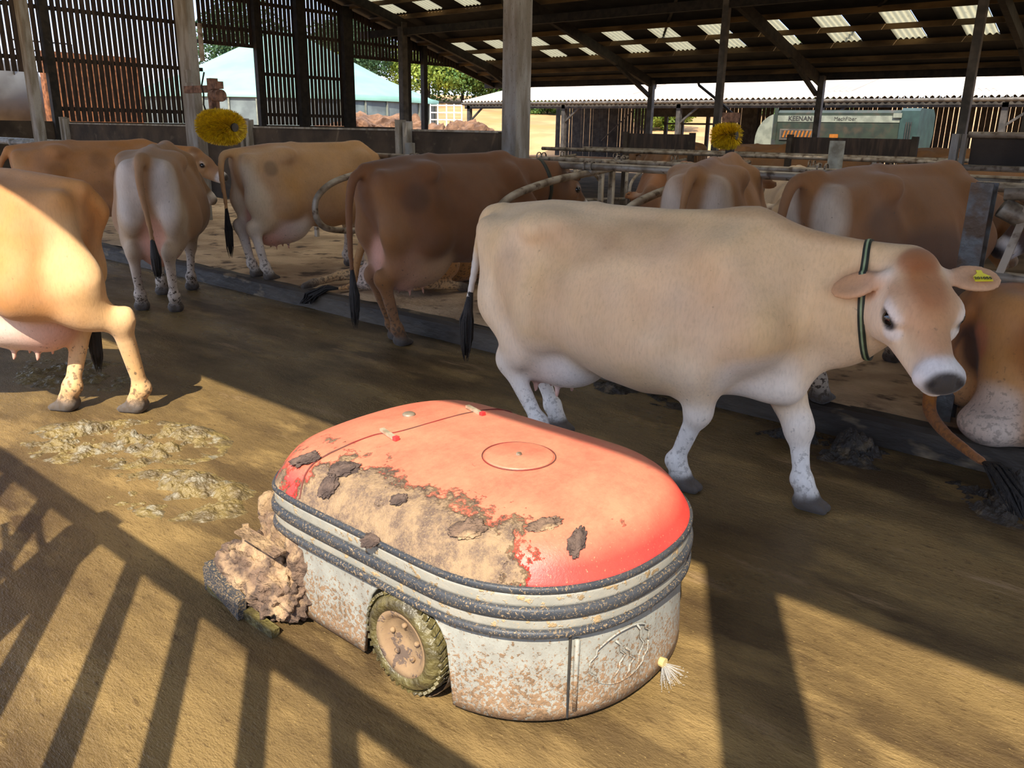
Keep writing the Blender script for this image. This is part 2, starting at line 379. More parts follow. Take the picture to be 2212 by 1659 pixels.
def divider(x, flip=False, y_c=None, lab='', grp=None, thin=1.0):
    if flip: P = [(0, 2 * y_c - p[1], p[2]) for p in loopP]
    else: P = loopP
    root = empty('cubicle_divider', (x, P[0][1], 0))
    Pl = [Vector((0, p[1] - P[0][1], p[2])) for p in catmull(P, 6)]
    MB().tube(Pl, .03 * thin, 10).build('divider_loop', m_galv, root, True)
    s_ = -1 if flip else 1
    MB().tube([(0, .0, .1), (0, .0, 1.26)], .032, 8).build('divider_post', m_galv, root, True)
    clampm(0, (5.95 - 6.3) * s_, 1.31).build('clamp', m_galv, root)
    return tag(root, lab, 'cubicle divider', grp)
divider(-6.4, lab='curved tube cubicle divider in front of the light cow, its loop facing left')
divider(-4.22, lab='curved tube cubicle divider between the dark brown cow and the large fawn cow')
divider(-3.13, lab='curved tube cubicle divider just left of the pale rear-view cow')
divider(-2.04, lab='curved tube cubicle divider between the pale rear-view cow and the brown cow')
BAKL = ['leftmost thin divider of the back cubicle row, behind the dark brown cow', 'thin back row divider behind the head of the dark brown cow', 'thin back row divider left of the rear view cow', 'thin back row divider hidden behind the rear view cow', 'thin back row divider behind the rump of the brown cow']
for k, x in enumerate((-6.2, -5.1, -4.0, -2.9, -1.8)):
    divider(x, True, 6.86, BAKL[k], 'back row cubicle dividers', .8)
FARL = ['thin tube divider in the far row, ' + s_ for s_ in ('just right of the pale middle column', 'second right of the pale middle column', 'third right of the pale middle column', 'left below the far pen front', 'under the left half of the far yellow brush', 'right of the far yellow brush')]
for k, x in enumerate((-9.0, -7.9, -6.8, -5.7, -4.6, -3.5)):
    d_ = divider(x, False, None, 'thin tube divider under the farthest upper rail, beyond the back row', 'far row cubicle dividers', .8); d_.location.y += 5.95; d_.location.z = -.1; d_['label'] = FARL[k]
mp = MB().tube([(0, 0, 0), (0, 0, 1.42)], .07, 14); o = mp.build('rail_post', mat('grey_post', lin(150, 150, 140), lin(110, 104, 92), .7, scale=9, bump=.2), None, True); o.location = (-2.93, 8.15, .13); tag(o, 'short round grey post behind the neck rail, left of the brown cow', 'post')
mp = MB().tube([(0, 0, 0), (0, 0, 1.3)], .06, 14); o = mp.build('rail_post', m_conc, None, True); o.location = (-7.5, 6.9, .13); tag(o, 'short round concrete post beside the panel joint, behind the light cow', 'post')
# gate and rails left, behind the rear-view cow
g = empty('gate', (-9.75, 6.9, 0)); mb = MB()
for z in (.45, .72, .98, 1.2): mb.tube([(-1.2, 0, z), (1.0, 0, z)], .022, 8)
mb.build('gate_rails', m_galv, g, True); MB().box((-.3, 0, .75), (.06, .04, 1.2)).build('gate_upright', m_galv, g); MB().box((.35, 0, .75), (.06, .04, 1.2)).build('gate_upright', m_galv, g)
tag(g, 'low grey barred gate between the two heads and the light cow', 'gate')
mb = MB(); mb.tube([(-24, 6.9, 1.17), (-16.3, 6.9, 1.17)], .05, 8); mb.tube([(-24, 7.3, 1.2), (-16.6, 7.3, 1.2)], .045, 8)
for x in (-19.9, -18.0, -16.7): mb.lathe([(.05, -.05), (.075, -.05), (.075, .05), (.05, .05)], (x, 6.9, 1.17), 'x', 10)
tag(mb.build('water_pipe', mat('pipe_grey', lin(150, 150, 148), lin(110, 108, 104), .5), None, True), 'light grey jointed pipes at the foot of the leftmost column', 'pipe')

# ---------------- right hand gate frame and post ----------------
m_post = mat('worn_galvanised', lin(104, 106, 106), lin(74, 68, 62), .5, .4, scale=9, bump=.3, c3=lin(84, 66, 50), s3=4, t3=(.5, .56))
mb = MB(); z0, z1 = .12, 1.39
mb.box((0, -.055, (z0 + z1) / 2), (.1, .012, z1 - z0)); mb.box((0, .055, (z0 + z1) / 2), (.1, .012, z1 - z0)); mb.box((0, 0, (z0 + z1) / 2), (.012, .11, z1 - z0))
o = mb.build('gate_post', m_post); o.location = (-.93, 4.66, 0); tag(o, 'worn steel I-section post behind the tagged ear and head of the large fawn cow', 'post')
fb = empty('barrier_panel', (-.84, 4.66, 0))
mb = MB(); mb.tube([(0, 0, 1.345), (.75, .1, 1.40)], .036, 8); mb.tube([(0, 0, 1.28), (.15, .05, 1.2), (.4, .1, 1.22), (.75, .1, 1.27)], .05, 8); mb.build('top_tube', m_galv, fb, True)
for k in range(3): MB().beam((.12 + .22 * k, 0, 1.32), (.04 + .22 * k, 0, .93), .035, .02, (0, 1, 0)).build('slanted_bar', m_galv, fb)
MB().tube([(-.02, 0, .94), (.75, .05, .93)], .03, 8).build('lower_tube', m_galv, fb, True)
tag(fb, 'dirty slatted steel barrier at the right edge in front of the dark cow face', 'barrier')
gr = empty('panel_gate', (-1.62, 6.9, 0)); mb = MB()
mb.box((0, 0, .9), (.05, .06, 1.45)); mb.box((.06, .0, .9), (.03, .06, 1.45)); mb.build('gate_upright', m_conc, gr)
mb = MB()
for z in (1.62, 1.39, 1.3): mb.tube([(.08, 0, z), (1.9, 0, z)], .022, 8)
mb.build('gate_rails', m_galv, gr, True)
MB().box((1.0, .05, 1.5), (1.8, .02, .24)).build('gate_board', m_panel, gr)
tag(gr, 'grey gate frame with boarded panel above the brown cow at the right edge', 'gate')

# ---------------- brushes ----------------
m_brist = mat('yellow_bristle', lin(236, 204, 20), lin(190, 150, 10), .6, scale=20)
m_rust = mat('rusty_motor', lin(140, 104, 84), lin(92, 66, 52), .8, scale=14, bump=.4)
def brush(loc, L_, R_, n, label, axis=(1, 0, 0), motor=True):
    root = empty('cow_brush', loc); ax = Vector(axis).normalized(); a = ax.cross(Vector((0, 0, 1))).normalized(); b_ = ax.cross(a)
    rnd = random.Random(3); vs = []; fs = []
    for i in range(n):
        t_ = rnd.uniform(-1, 1); ang = rnd.uniform(0, 2 * pi); rr = R_ * (1 - .35 * abs(t_) ** 3.5) * rnd.uniform(.9, 1.03)
        d = (a * cos(ang) + b_ * sin(ang)); lean = ax * (t_ * .22 + rnd.uniform(-.12, .12)) * R_
        p0 = ax * t_ * L_ * .44 + d * .05; p1 = ax * t_ * L_ * .5 + d * rr + lean - Vector((0, 0, .02 * rnd.random()))
        sd_ = d.cross(ax).normalized() * .004 if i % 2 else ax * .004
        k = len(vs); vs += [p0 - sd_, p0 + sd_, p1 + sd_ * .7, p1 - sd_ * .7]; fs.append((k, k + 1, k + 2, k + 3))
    MB().add(vs, fs).build('bristles', m_brist, root)
    c_ = MB().tube([ax * -L_ * .5, ax * L_ * .5], .06, 12); c_.build('brush_core', m_steel, root)
    if motor:
        q = MB(); q.box((-.16, .02, .45), (.1, .12, .42)); q.tube([(-.16, 0, .42), (-.02, -.02, .44), (.06, -.05, .44)], .075, 12); q.tube([(.0, -.03, .42), (.16, -.05, .42)], .085, 14); q.box((.05, -.04, .56), (.16, .12, .1))
        q.box((-.55, .06, .52), (.9, .06, .1)); q.tube([(-.16, .02, .3), (-.2, .02, 0), (-.2, 0, -.05)], .04, 8); q.build('motor', m_rust, root, False)
        MB().tube([(-.36, .02, .75), (-.4, -.02, .55), (-.34, -.03, .45), (-.42, 0, .3), (-.3, .0, .1)], .012, 6).build('cable', m_dark, root)
        MB().tube([(-.34, .0, .9), (-.34, .0, 1.4)], .035, 8).build('cable_duct', m_galv, root)
        MB().box((-.75, -.02, .7), (.09, .06, .18)).build('switch_box', m_conc, root)
    return tag(root, label, 'cow brush')
brush((-11.36, 6.75, 1.575), .62, .255, 9000, 'bright yellow bristle cow brush hanging from a motor on the column', (1, .15, -.04))
brush((-6.0, 12.0, 1.57), .34, .2, 2500, 'dim yellow cow brush further back, left of the mixer wagon', (1, 0, 0), False)
bs_ = [o_ for o_ in COL.objects if o_.name.startswith('cow_brush')][-1]; MB().box((0, .16, -.65), (.1, .1, 1.84)).build('brush_stand', m_steel, bs_); MB().box((0, .1, .26), (.2, .2, .14)).build('motor', m_rust, bs_)

# ---------------- boards in the middle distance ----------------
for x, y, w_, h_, lb in ((-8.3, 13.9, 1.4, .3, 'dark boarded pen front left of the far yellow brush'), (-4.9, 14.2, 2.0, .28, 'brown boarded pen front below the mixer wagon')):
    r_ = empty('pen_front', (x, y, 0)); MB().box((0, 0, 1.42), (w_, .05, h_)).build('board', m_slat, r_); MB().box((-w_ / 2, -.03, .8), (.09, .09, 1.6)).build('pen_post', m_panel, r_); MB().box((w_ / 2, -.03, .8), (.09, .09, 1.6)).build('pen_post', m_panel, r_)
    tag(r_, lb, 'pen front')

# ---------------- far shed ----------------
m_white = mat('shed_roof_sheet', lin(206, 196, 180), lin(186, 174, 158), .85, scale=.5, bump=.1)
m_ptint = mat('shed_roof_patch', lin(162, 146, 136), lin(150, 136, 128), .85, scale=.5)
m_shed = mat('shed_timber', lin(66, 62, 58), lin(44, 42, 40), .85, scale=4)
sh = struct(MB().box((-14, 49, -.03), (44, 14, .05)).build('floor_far_shed', m_field)); 
shed = empty('farm_shed', (-14, 42, 0)); tag(shed, 'open sided shed across the yard with a pale corrugated roof', 'shed')
zf = lambda y: 3.15 + .20 * (y + 5)
mb = MB(); corrsheet(mb, -21.6, 16, -5.1, 4, zf, 0, .045, .26, 6)
mb.build('roof', m_white, shed, True)
for k in range(6):
    xa = -17.5 + 5.6 * k
    mb = MB(); corrsheet(mb, xa, xa + 1.3, -3.7, 4, zf, .012, .045, .26, 6); mb.build('roof_patch', m_ptint, shed, True)
MB().box((-2.8, -4.85, 2.86), (37.4, .12, .26)).build('eaves_beam', m_shed, shed)
MB().tube([(-21.5, -5.15, 3.0), (16, -5.15, 3.0)], .07, 8).build('gutter', m_steel, shed)
MB().box((-2.8, 3.95, 4.6), (37.4, .1, 1.0)).build('rear_beam', m_shed, shed)
for x in (-21.2, -14.2, -7.2, -.2, 6.8, 13.8):
    MB().box((x, -4.8, 1.45), (.22, .22, 2.9)).build('shed_post', m_shed, shed)
    MB().beam((x, -4.8, 2.0), (x + 1.1, -4.8, 2.85), .09, .09).build('brace', m_shed, shed)
    MB().box((x, 3.8, 2.3), (.22, .22, 4.6)).build('shed_post', m_shed, shed)
def shslats(xa, xb, za, zb, pit=.24, wd=.205):
    q = MB(); x = xa
    while x < xb: q.box((x + wd / 2, 3.9, (za + zb) / 2), (wd + random.uniform(-.03, .05), .03, zb - za)); x += pit
    return q
for xa, xb in ((-20.8, -14.1), (-9.3, 16)):
    shslats(xa, xb, .0, 4.6).build('slatted_wall', m_shed, shed)
MB().box((-11.7, 3.9, 3.6), (4.8, .05, 2.2)).build('boarded_wall', m_shed, shed)
for x in (-13.0, -11.9, -10.2): MB().box((x, 3.9, 1.3), (.2, .15, 2.6)).build('shed_post', m_shed, shed)
MB().tube([(-13.0, 3.8, 2.1), (-9.3, 3.8, 2.1)], .06, 6).build('shed_rail', m_shed, shed)
MB().beam((-17.5, 3.6, 1.0), (-14.6, 3.6, 3.4), .07, .05).build('brace', m_steel, shed)

# ---------------- mixer wagon ----------------
m_green = mat('wagon_green', lin(42, 52, 40), lin(33, 40, 32), .5, scale=2, c3=lin(60, 52, 40), s3=3, t3=(.5, .7))
m_wend = mat('wagon_end_green', lin(44, 66, 62), lin(36, 54, 52), .5, scale=3)
m_cream = mat('cream_band', lin(124, 128, 114), lin(104, 108, 96), .6, scale=4)
m_blk = mat('black_rubber', lin(34, 34, 34), lin(52, 48, 42), .7, scale=12, bump=.2)
m_orange = mat('hazard_orange', lin(150, 90, 24), lin(130, 76, 16), .5)
wg = empty('mixer_wagon', (-14.45, 33.2, 0), 0); tag(wg, 'long green feed mixer wagon with cream band and lettering, parked before the far shed', 'wagon')
prof = [(0, 1.0), (0, 2.42), (.15, 2.52), (1.7, 2.52), (2.0, 2.3), (2.1, 1.6), (1.8, 1.0), (1.2, .75), (.6, .75)]
def ext(xa, xb, pr):
    return MB().rings([[(x, y, z) for y, z in pr] for x in (xa, xb)], True, True)
fixn(ext(0, 4.7, prof).build('tub', m_green, wg))
fixn(ext(4.7, 5.35, [(y - .05, z + .07 if z > 1.2 else z) for y, z in prof]).build('end_box', m_wend, wg))
pts = [(0, 1.0)] + [(-.95 * sin(a), 1.35 + 1.05 * cos(a)) for a in [k * pi / 2 / 8 for k in range(8, -1, -1)]]
q = MB(); q.rings([[(x, y, z) for x, z in [(-.95 * 0, 2.4)] + [(-.95 * sin(k * pi / 20), 1.35 + 1.05 * cos(k * pi / 20)) for k in range(11)] + [(-.95, .9), (0, .9)]] for y in (.15, 1.9)], True, True)
fixn(q.build('front_hood', m_cream, wg))
MB().box((2.35, -.012, 2.2), (4.66, .02, .24)).build('band', m_cream, wg)
MB().box((-.05, -.02, 2.0), (.14, .06, 1.2)).build('corner_strip', m_green, wg)
MB().box((.85, -.03, 1.6), (1.35, .03, .42)).build('sign_frame', m_steel, wg)
MB().box((.85, -.05, 1.62), (1.2, .02, .28)).build('hazard_board', m_blk, wg)
q = MB()
for k in range(8):
    xa = .3 + .15 * k; q.add([(xa, -.064, 1.49), (xa + .07, -.064, 1.49), (xa + .14, -.064, 1.75), (xa + .07, -.064, 1.75)], [(0, 1, 2, 3)])
q.build('hazard_stripes', m_orange, wg)
MB().box((2.35, -.04, 1.5), (.32, .05, .28)).build('reflector', m_orange, wg)
for x in (1.2, 3.6):
    MB().lathe([(.0, -.1), (.34, -.1), (.52, -.1), (.55, -.05), (.55, .15), (.0, .15)], (x, .25, .55), 'y', 24).build('wheel', m_blk, wg)
q = MB()
for k in range(3): q.box((4.95 + .08 * k, -.1, 1.5), (.03, .04, 1.2))
q.build('ladder', m_blk, wg)
MB().box((4.6, -.09, 2.33), (.3, .02, .16)).build('label_plate', m_cream, wg)
def text(s_, size, loc, rot, m, parent, ext_=.002, bold=.0, name='lettering'):
    cu = bpy.data.curves.new('t', 'FONT'); cu.body = s_; cu.size = size; cu.extrude = ext_; cu.align_x = 'CENTER'; cu.align_y = 'CENTER'; cu.offset = bold
    to = bpy.data.objects.new('t', cu); COL.objects.link(to); bpy.context.view_layer.update()
    me = bpy.data.meshes.new_from_object(to.evaluated_get(bpy.context.evaluated_depsgraph_get())); bpy.data.objects.remove(to)
    o = link(name, me, m, parent); o.location = loc; o.rotation_euler = rot; return o
text('KEENAN', .25, (.95, -.03, 2.2), (pi / 2, 0, 0), m_blk, wg, bold=.006)
text('MechFiber', .2, (2.7, -.03, 2.2), (pi / 2, 0, 0), m_blk, wg)

# ---------------- slurry store, trees, heaps ----------------
m_cover = mat('green_membrane', lin(122, 164, 150), lin(110, 150, 136), .6, scale=.4)
m_tank = mat('tank_panels', lin(104, 116, 116), lin(84, 94, 96), .6, scale=1)
tk = empty('slurry_store', (-56.5, 39.5, 0)); tag(tk, 'round grey slurry store with pale green conical cover behind the slatted gable', 'tank')
MB().lathe([(11.3, 0), (11.3, 3.45)], n=96).build('tank_wall', m_tank, tk, True)
MB().lathe([(11.5, 3.3), (11.5, 3.62), (11.0, 3.72), (7.5, 5.1), (4, 6.8), (1, 8.2), (0, 8.4)], n=96).build('cover', m_cover, tk, True)
for k in range(40):
    a = 2 * pi * k / 40
    if cos(a) > -.2 or sin(a) < .2: MB().box((11.36 * cos(a), 11.36 * sin(a), 1.7), (.1, .1, 3.4), Matrix.Rotation(a, 3, 'Z')).build('strap', m_cream, tk)
pf = empty('access_platform', (-46.2, 44.6, 0)); tag(pf, 'white railed access platform right of the slurry store', 'platform'); mb = MB(); mw = mat('white_rail', lin(225, 228, 230), lin(200, 204, 208), .5)
for x in (0, .6, 1.3, 1.9, 2.5):
    mb.tube([(x, .3 * x, .3), (x, .3 * x, 3.3)], .05, 6)
for z in (1.2, 2.2, 2.7, 3.2): mb.tube([(0, 0, z), (2.5, .75, z)], .05, 6)
mb.build('railing', mw, pf)

def leafmat(name, c1, c2):
    m, t, b = newmat(name); N = t.nodes; L = t.links
    ob = N.new('ShaderNodeObjectInfo'); tcn_ = N.new('ShaderNodeTexCoord'); no = N.new('ShaderNodeTexNoise'); no.inputs['Scale'].default_value = .9; no.inputs['Detail'].default_value = 8; L.new(tcn_.outputs['Object'], no.inputs[0])
    r = N.new('ShaderNodeValToRGB'); r.color_ramp.elements[0].position = .4; r.color_ramp.elements[1].position = .6; r.color_ramp.elements[0].color = c1; r.color_ramp.elements[1].color = c2; L.new(no.outputs[0], r.inputs[0]); L.new(r.outputs[0], b.inputs['Base Color']); b.inputs['Roughness'].default_value = .7
    tl = N.new('ShaderNodeBsdfTranslucent'); L.new(r.outputs[0], tl.inputs[0]); mx = N.new('ShaderNodeMixShader'); mx.inputs[0].default_value = .35
    L.new(b.outputs[0], mx.inputs[1]); L.new(tl.outputs[0], mx.inputs[2]); L.new(mx.outputs[0], N['Material Output'].inputs['Surface']); return m
m_lf = [leafmat('leaves_yellow_green', lin(158, 172, 74), lin(112, 138, 60)), leafmat('leaves_mid_green', lin(112, 142, 74), lin(76, 110, 54)), leafmat('leaves_dark_green', lin(74, 104, 66), lin(48, 80, 50))]
def tree(x, y, h, rx, kind, label, seed, nl=5200, trunk=1.0, cat='bush', grp='trees and bushes beyond the barn', dense=1.0):
    rnd = np.random.default_rng(seed); root = empty('bush' if cat == 'bush' else 'tree', (x, y, 0))
    nb = 16; cs = []
    for i in range(nb):
        a = rnd.uniform(0, 2 * pi); rr = rx * sqrt(rnd.uniform(0, 1)) * .75; z = h * (trunk * .2 + rnd.uniform(.15, .85 if rr < rx * .4 else .6) * (1 - trunk * .2))
        cs.append((rr * cos(a), rr * sin(a), z, rnd.uniform(.22, .36) * min(h, rx * 1.6)))
    vs = []; fs = []; per = nl // nb
    for cx, cy, cz, r in cs:
        d = rnd.normal(size=(per, 3)); d /= np.linalg.norm(d, axis=1)[:, None]; rr = r * rnd.uniform(.72, 1.06, per)
        p = d * rr[:, None] + np.array([cx, cy, cz]); p[:, 2] = np.clip(p[:, 2], .05, h * 1.05)
        u = rnd.normal(size=(per, 3)); u /= np.linalg.norm(u, axis=1)[:, None]; v = np.cross(u, d + .3 * rnd.normal(size=(per, 3))); v /= np.linalg.norm(v, axis=1)[:, None] + 1e-6
        s_ = rnd.uniform(.10, .2, per)[:, None] * (r / 1.6) ** .4
        for q in zip(p - u * s_, p + v * s_ * .6, p + u * s_, p - v * s_ * .6):
            k = len(vs); vs.extend([tuple(z_) for z_ in q]); fs.append((k, k + 1, k + 2, k + 3))
    MB().add(vs, fs).build('foliage', m_lf[kind], root)
    MB().tube([(0, 0, 0), (.1, 0, h * .5)], [.05 * h * .5, .03 * h * .5], 7).build('trunk', m_dark, root)
    tag(root, label, cat, grp)
    return root
vs = []; fs = []; nx, ny = 60, 60
for j in range(ny + 1):
    for i in range(nx + 1):
        x = -260 + 330 * i / nx; y = 47 + 200 * j / ny; rr = -.65 * x + .76 * y
        z = max(-.08, min(5.5, (rr - 52) * .105)) + .15 * mnoise.noise(Vector((x * .15, y * .15, 0))); vs.append((x, y, z if j else min(z, -.08)))
for j in range(ny):
    for i in range(nx): a = j * (nx + 1) + i; fs.append((a, a + 1, a + nx + 2, a + nx + 1))
vs2 = []; fs2 = []
for j in range(41):
    for i in range(31):
        x = -130 + 84 * i / 30; y = 20 + 30 * j / 40; rr = -.65 * x + .76 * y
        vs2.append((x, y, max(-.08, min(5.5, (rr - 60) * .1))))
for j in range(40):
    for i in range(30): a = j * 31 + i; fs2.append((a, a + 1, a + 32, a + 31))
bank = MB().add(vs, fs); struct(bank.build('ground_bank', m_field, smooth=True))
tl = [(-74, 61.5, 9.4, 5.2, 2, 'large dark green tree left of the dark column, tallest beyond the barn', 4, 1.5, 'tree'),
 (-58, 47, 4.6, 3.2, 0, 'yellow green bush just above the right end of the slurry store', 5, .4, 'bush'),
 (-62.5, 47.5, 5.0, 3.6, 0, 'yellow green bush behind the slurry store, left of the dark column', 6, .4, 'bush'),
 (-66, 63.5, 7.9, 4.2, 0, 'tall yellow green bush between the two dark columns', 7, .5, 'bush'),
 (-63.5, 66, 6.9, 4.6, 1, 'broad mid green bush right of the second dark column', 8, .4, 'bush'),
 (-60, 69.5, 6.2, 4.6, 1, 'rounded green bush left of the far corner of the barn roof', 9, .4, 'bush'),
 (-57, 69, 5.6, 4.4, 2, 'darker green bush just left of the pale middle column', 10, .3, 'bush'),
 (-54, 73, 6.8, 4.6, 1, 'green bush seen in the gap right of the pale middle column', 12, .4, 'bush'),
 (-70, 56, 8, 4.5, 2, 'dark tree showing through the slats right of the green cover', 13, 1.2, 'tree'),
 (-78, 50, 9, 5, 2, 'dark tree showing through the slats above the slurry store', 14, 1.2, 'tree'),
 (-50.5, 64, 3.6, 2.6, 1, 'green bush seen in the narrow gap right of the pale middle column', 17, .2, 'bush'),
 (-35.5, 60.5, 3.2, 3.2, 0, 'low yellow green hedge seen through the far shed opening', 18, .2, 'bush'),
 (-43, 78, 6.6, 6, 0, 'yellow green bush seen through the far shed left of the wagon', 15, .3, 'bush'),
 (-34, 82, 6.6, 6, 1, 'green bush seen through the far shed opening behind the wagon hood', 16, .3, 'bush')]
for x, y, h, rx, kd, lb, sd_, tr_, cat in tl:
    o = tree(x, y, h, rx, kd, lb, sd_, 9000 if kd != 2 else 7000, tr_, cat)
    rr = -.65 * x + .76 * y; o.location.z = max(0, min(5.5, (rr - 52) * .105)) * (1 if y > 47 else 0)
m_heap = mat('manure_heap', lin(122, 90, 66), lin(84, 60, 44), .95, scale=2, bump=.8, bscale=9)
for k, (x, y, z, rx, ry, lb) in enumerate([(-41.3, 35.2, .2, 3.2, 2.6, 'brown manure heap in front of the slurry store'), (-36.6, 34.2, .1, 1.8, 1.8, 'low brown manure heap between the two dark columns'), (-32.4, 33.8, 0, 2.0, 1.8, 'low straw coloured heap on the dry field right of the columns')]):
    o = MB().blob((0, 0, .4), (rx, ry, 1.5 + .25 * (k == 0)), .45, 5, k, 2.2, flat=0).build('manure_heap', m_heap); o.location = (x, y, z - .02); tag(o, lb, 'heap')
# yard machine at far left
yd = empty('yard_tanker', (-33, 10.5, 0)); m_yg = mat('machine_grey', lin(126, 124, 118), lin(96, 92, 86), .6, scale=1)
MB().tube([(0, -4, 2.3), (0, 1.8, 2.3)], [1.3, 1.3], 24).build('tank_barrel', m_yg, yd, True); MB().box((0, -1, .8), (1.4, 6, .5)).build('chassis', m_dark, yd)
q = MB()
for z in (3.6, 3.9, 4.2): q.tube([(1, 1.0, z), (1, 3.0, z)], .03, 6)
for y in (1.0, 1.7, 2.3, 3.0): q.tube([(1, y, 2.8), (1, y, 4.2)], .03, 6)
q.build('railing', m_dark, yd); tag(yd, 'grey tanker with a small railing outside the gable at the far left', 'tanker')
bb = MB().box((0, 0, 1.9), (.3, 3.2, 3.8)); o = bb.build('timber_stack', mat('orange_boards', lin(150, 96, 60), lin(100, 62, 40), .8)); o.location = (-30.5, 13.4, 0); tag(o, 'rust brown board wall behind the left slats', 'wall')
# ---------------- barn cleaning robot ----------------
rb = empty('cleaning_robot', (-1.72, 1.88, 0)); OX, OY = -1.72, 1.88
tag(rb, 'mud splashed grey and red barn floor cleaning robot in the foreground', 'robot')
m_hull = mat('grey_hull', lin(178, 180, 172), lin(160, 160, 150), .6, scale=3, bump=.25, bscale=70, c3=lin(150, 118, 84), s3=26, t3=(.52, .57))
def dirtmat(name, base, base2, dirt, lo=.03, hi=.30, amt=.8, rough=.6, s1=9, s2=34, th=.5, bump=.4):
    m, t, b = newmat(name); N = t.nodes; L = t.links
    tcx = N.new('ShaderNodeTexCoord'); 
    def nz(s_, d=6, r=.65, st=None):
        n = N.new('ShaderNodeTexNoise'); n.inputs['Scale'].default_value = s_; n.inputs['Detail'].default_value = d; n.inputs['Roughness'].default_value = r
        mp = N.new('ShaderNodeMapping'); L.new(tcx.outputs['Object'], mp.inputs[0]); L.new(mp.outputs[0], n.inputs['Vector'])
        if st: mp.inputs['Scale'].default_value = st
        return n
    def mr(src, a, b_, c_=0, d_=1):
        r = N.new('ShaderNodeMapRange'); r.inputs['From Min'].default_value = a; r.inputs['From Max'].default_value = b_; r.inputs['To Min'].default_value = c_; r.inputs['To Max'].default_value = d_; L.new(src, r.inputs['Value']); return r.outputs[0]
    def mx(f, A, B):
        q = N.new('ShaderNodeMix'); q.data_type = 'RGBA'; L.new(f, q.inputs['Factor'])
        for nm, v in (('A', A), ('B', B)):
            if isinstance(v, tuple): q.inputs[nm].default_value = v
            else: L.new(v, q.inputs[nm])
        return q.outputs['Result']
    def mth(op, a, b_):
        q = N.new('ShaderNodeMath'); q.operation = op
        for i, v in enumerate((a, b_)):
            if isinstance(v, (int, float)): q.inputs[i].default_value = v
            else: L.new(v, q.inputs[i])
        return q.outputs[0]
    sp = N.new('ShaderNodeSeparateXYZ'); L.new(tcx.outputs['Object'], sp.inputs[0])
    n1 = nz(s1); n2 = nz(s2, 4); n3 = nz(120, 3, .7)
    c = mx(mr(n1.outputs[0], .4, .6), base, base2)
    low = mr(sp.outputs['Z'], lo, hi, amt * .22, -.02)
    f = mth('ADD', n2.outputs[0], low)
    dark = tuple(x * .6 for x in dirt[:3]) + (1,)
    dc = mx(mr(n1.outputs[0], .45, .58), dirt, dark)
    c = mx(mr(f, th + .06, th + .09), c, dc)
    f2 = mth('ADD', n3.outputs[0], low); c = mx(mr(f2, .62, .7), c, dirt)
    L.new(c, b.inputs['Base Color']); b.inputs['Roughness'].default_value = rough
    bp = N.new('ShaderNodeBump'); bp.inputs['Strength'].default_value = bump; bp.inputs['Distance'].default_value = .006
    L.new(mth('ADD', mr(f, th + .04, th + .12), mth('MULTIPLY', n3.outputs[0], .4)), bp.inputs['Height']); L.new(bp.outputs[0], b.inputs['Normal'])
    return m, t, b, (nz, mr, mx, mth, sp, tcx)
m_hull = dirtmat('splashed_hull', lin(154, 154, 145), lin(140, 138, 129), lin(142, 114, 86), .03, .30, .8, .6, 14, 70, .555)[0]
m_band = dirtmat('dusty_black_band', lin(50, 54, 60), lin(60, 62, 66), lin(150, 128, 98), .0, .6, .3, .5, 8, 130, .53)[0]
m_gband = dirtmat('dusty_grey_band', lin(142, 140, 130), lin(156, 152, 140), lin(180, 152, 112), .0, .6, .2, .5, 8, 30, .52)[0]
m_mud = mat('dried_mud', lin(122, 98, 80), lin(90, 72, 60), .95, scale=22, bump=1.0, bscale=60, c3=lin(172, 142, 108), s3=9, t3=(.5, .62))
m_mud_d = mat('dark_mud', lin(98, 80, 70), lin(70, 56, 50), .9, scale=26, bump=1.0, bscale=50)
m_mud_l = mat('pale_mud', lin(158, 130, 96), lin(122, 98, 72), .95, scale=16, bump=.9, bscale=55, c3=lin(120, 96, 76), s3=11, t3=(.5, .6))
# lid material: red paint under pink dust, caked brown along the near lower edge
m_lid, t, b, (nz, mr, mx, mth, sp, tcx) = dirtmat('dusty_red_lid', lin(228, 62, 52), lin(210, 50, 44), lin(170, 140, 104), 0, .1, 0, .45, 4, 18, .66)
old = b.inputs['Base Color'].links[0].from_socket
dn = nz(5, 8, .7, (1, 1, 1)); dn2 = nz(60, 5, .8, (1, .5, 1))
top = mr(sp.outputs['Z'], .49, .56, .05, .95); dust = mth('MULTIPLY', top, mr(mth('ADD', dn.outputs[0], mth('MULTIPLY', dn2.outputs[0], .6)), .45, .95, .35, 1.05))
N = t.nodes; L = t.links
c = mx(dust, old, lin(212, 132, 102))
# caked mud, near (-Y) side between x = -.45 .. +.45
xm = mr(sp.outputs['X'], .44, .60, 1, 0); ym = mr(sp.outputs['Y'], -.46, -.20, .42, -.02); xm2 = mr(sp.outputs['X'], -.40, -.1, .5, 1)
cn = nz(9, 9, .72); ck = mth('ADD', cn.outputs[0], mth('MULTIPLY', mth('MULTIPLY', ym, xm), xm2))
cakec = mx(mr(nz(16, 8, .75).outputs[0], .42, .58), lin(160, 132, 100), lin(108, 88, 74)); cakec = mx(mr(nz(150, 4, .8).outputs[0], .52, .66), cakec, lin(160, 134, 98))
c = mx(mr(ck, .68, .705), c, cakec)
L.new(c, b.inputs['Base Color'])
bpl = N.new('ShaderNodeBump'); bpl.inputs['Strength'].default_value = .8; bpl.inputs['Distance'].default_value = .012
L.new(mth('MULTIPLY', mr(ck, .66, .74), mth('ADD', nz(40, 6, .75).outputs[0], .6)), bpl.inputs['Height']); L.new(b.inputs['Normal'].links[0].from_socket, bpl.inputs['Normal']); L.new(bpl.outputs[0], b.inputs['Normal'])
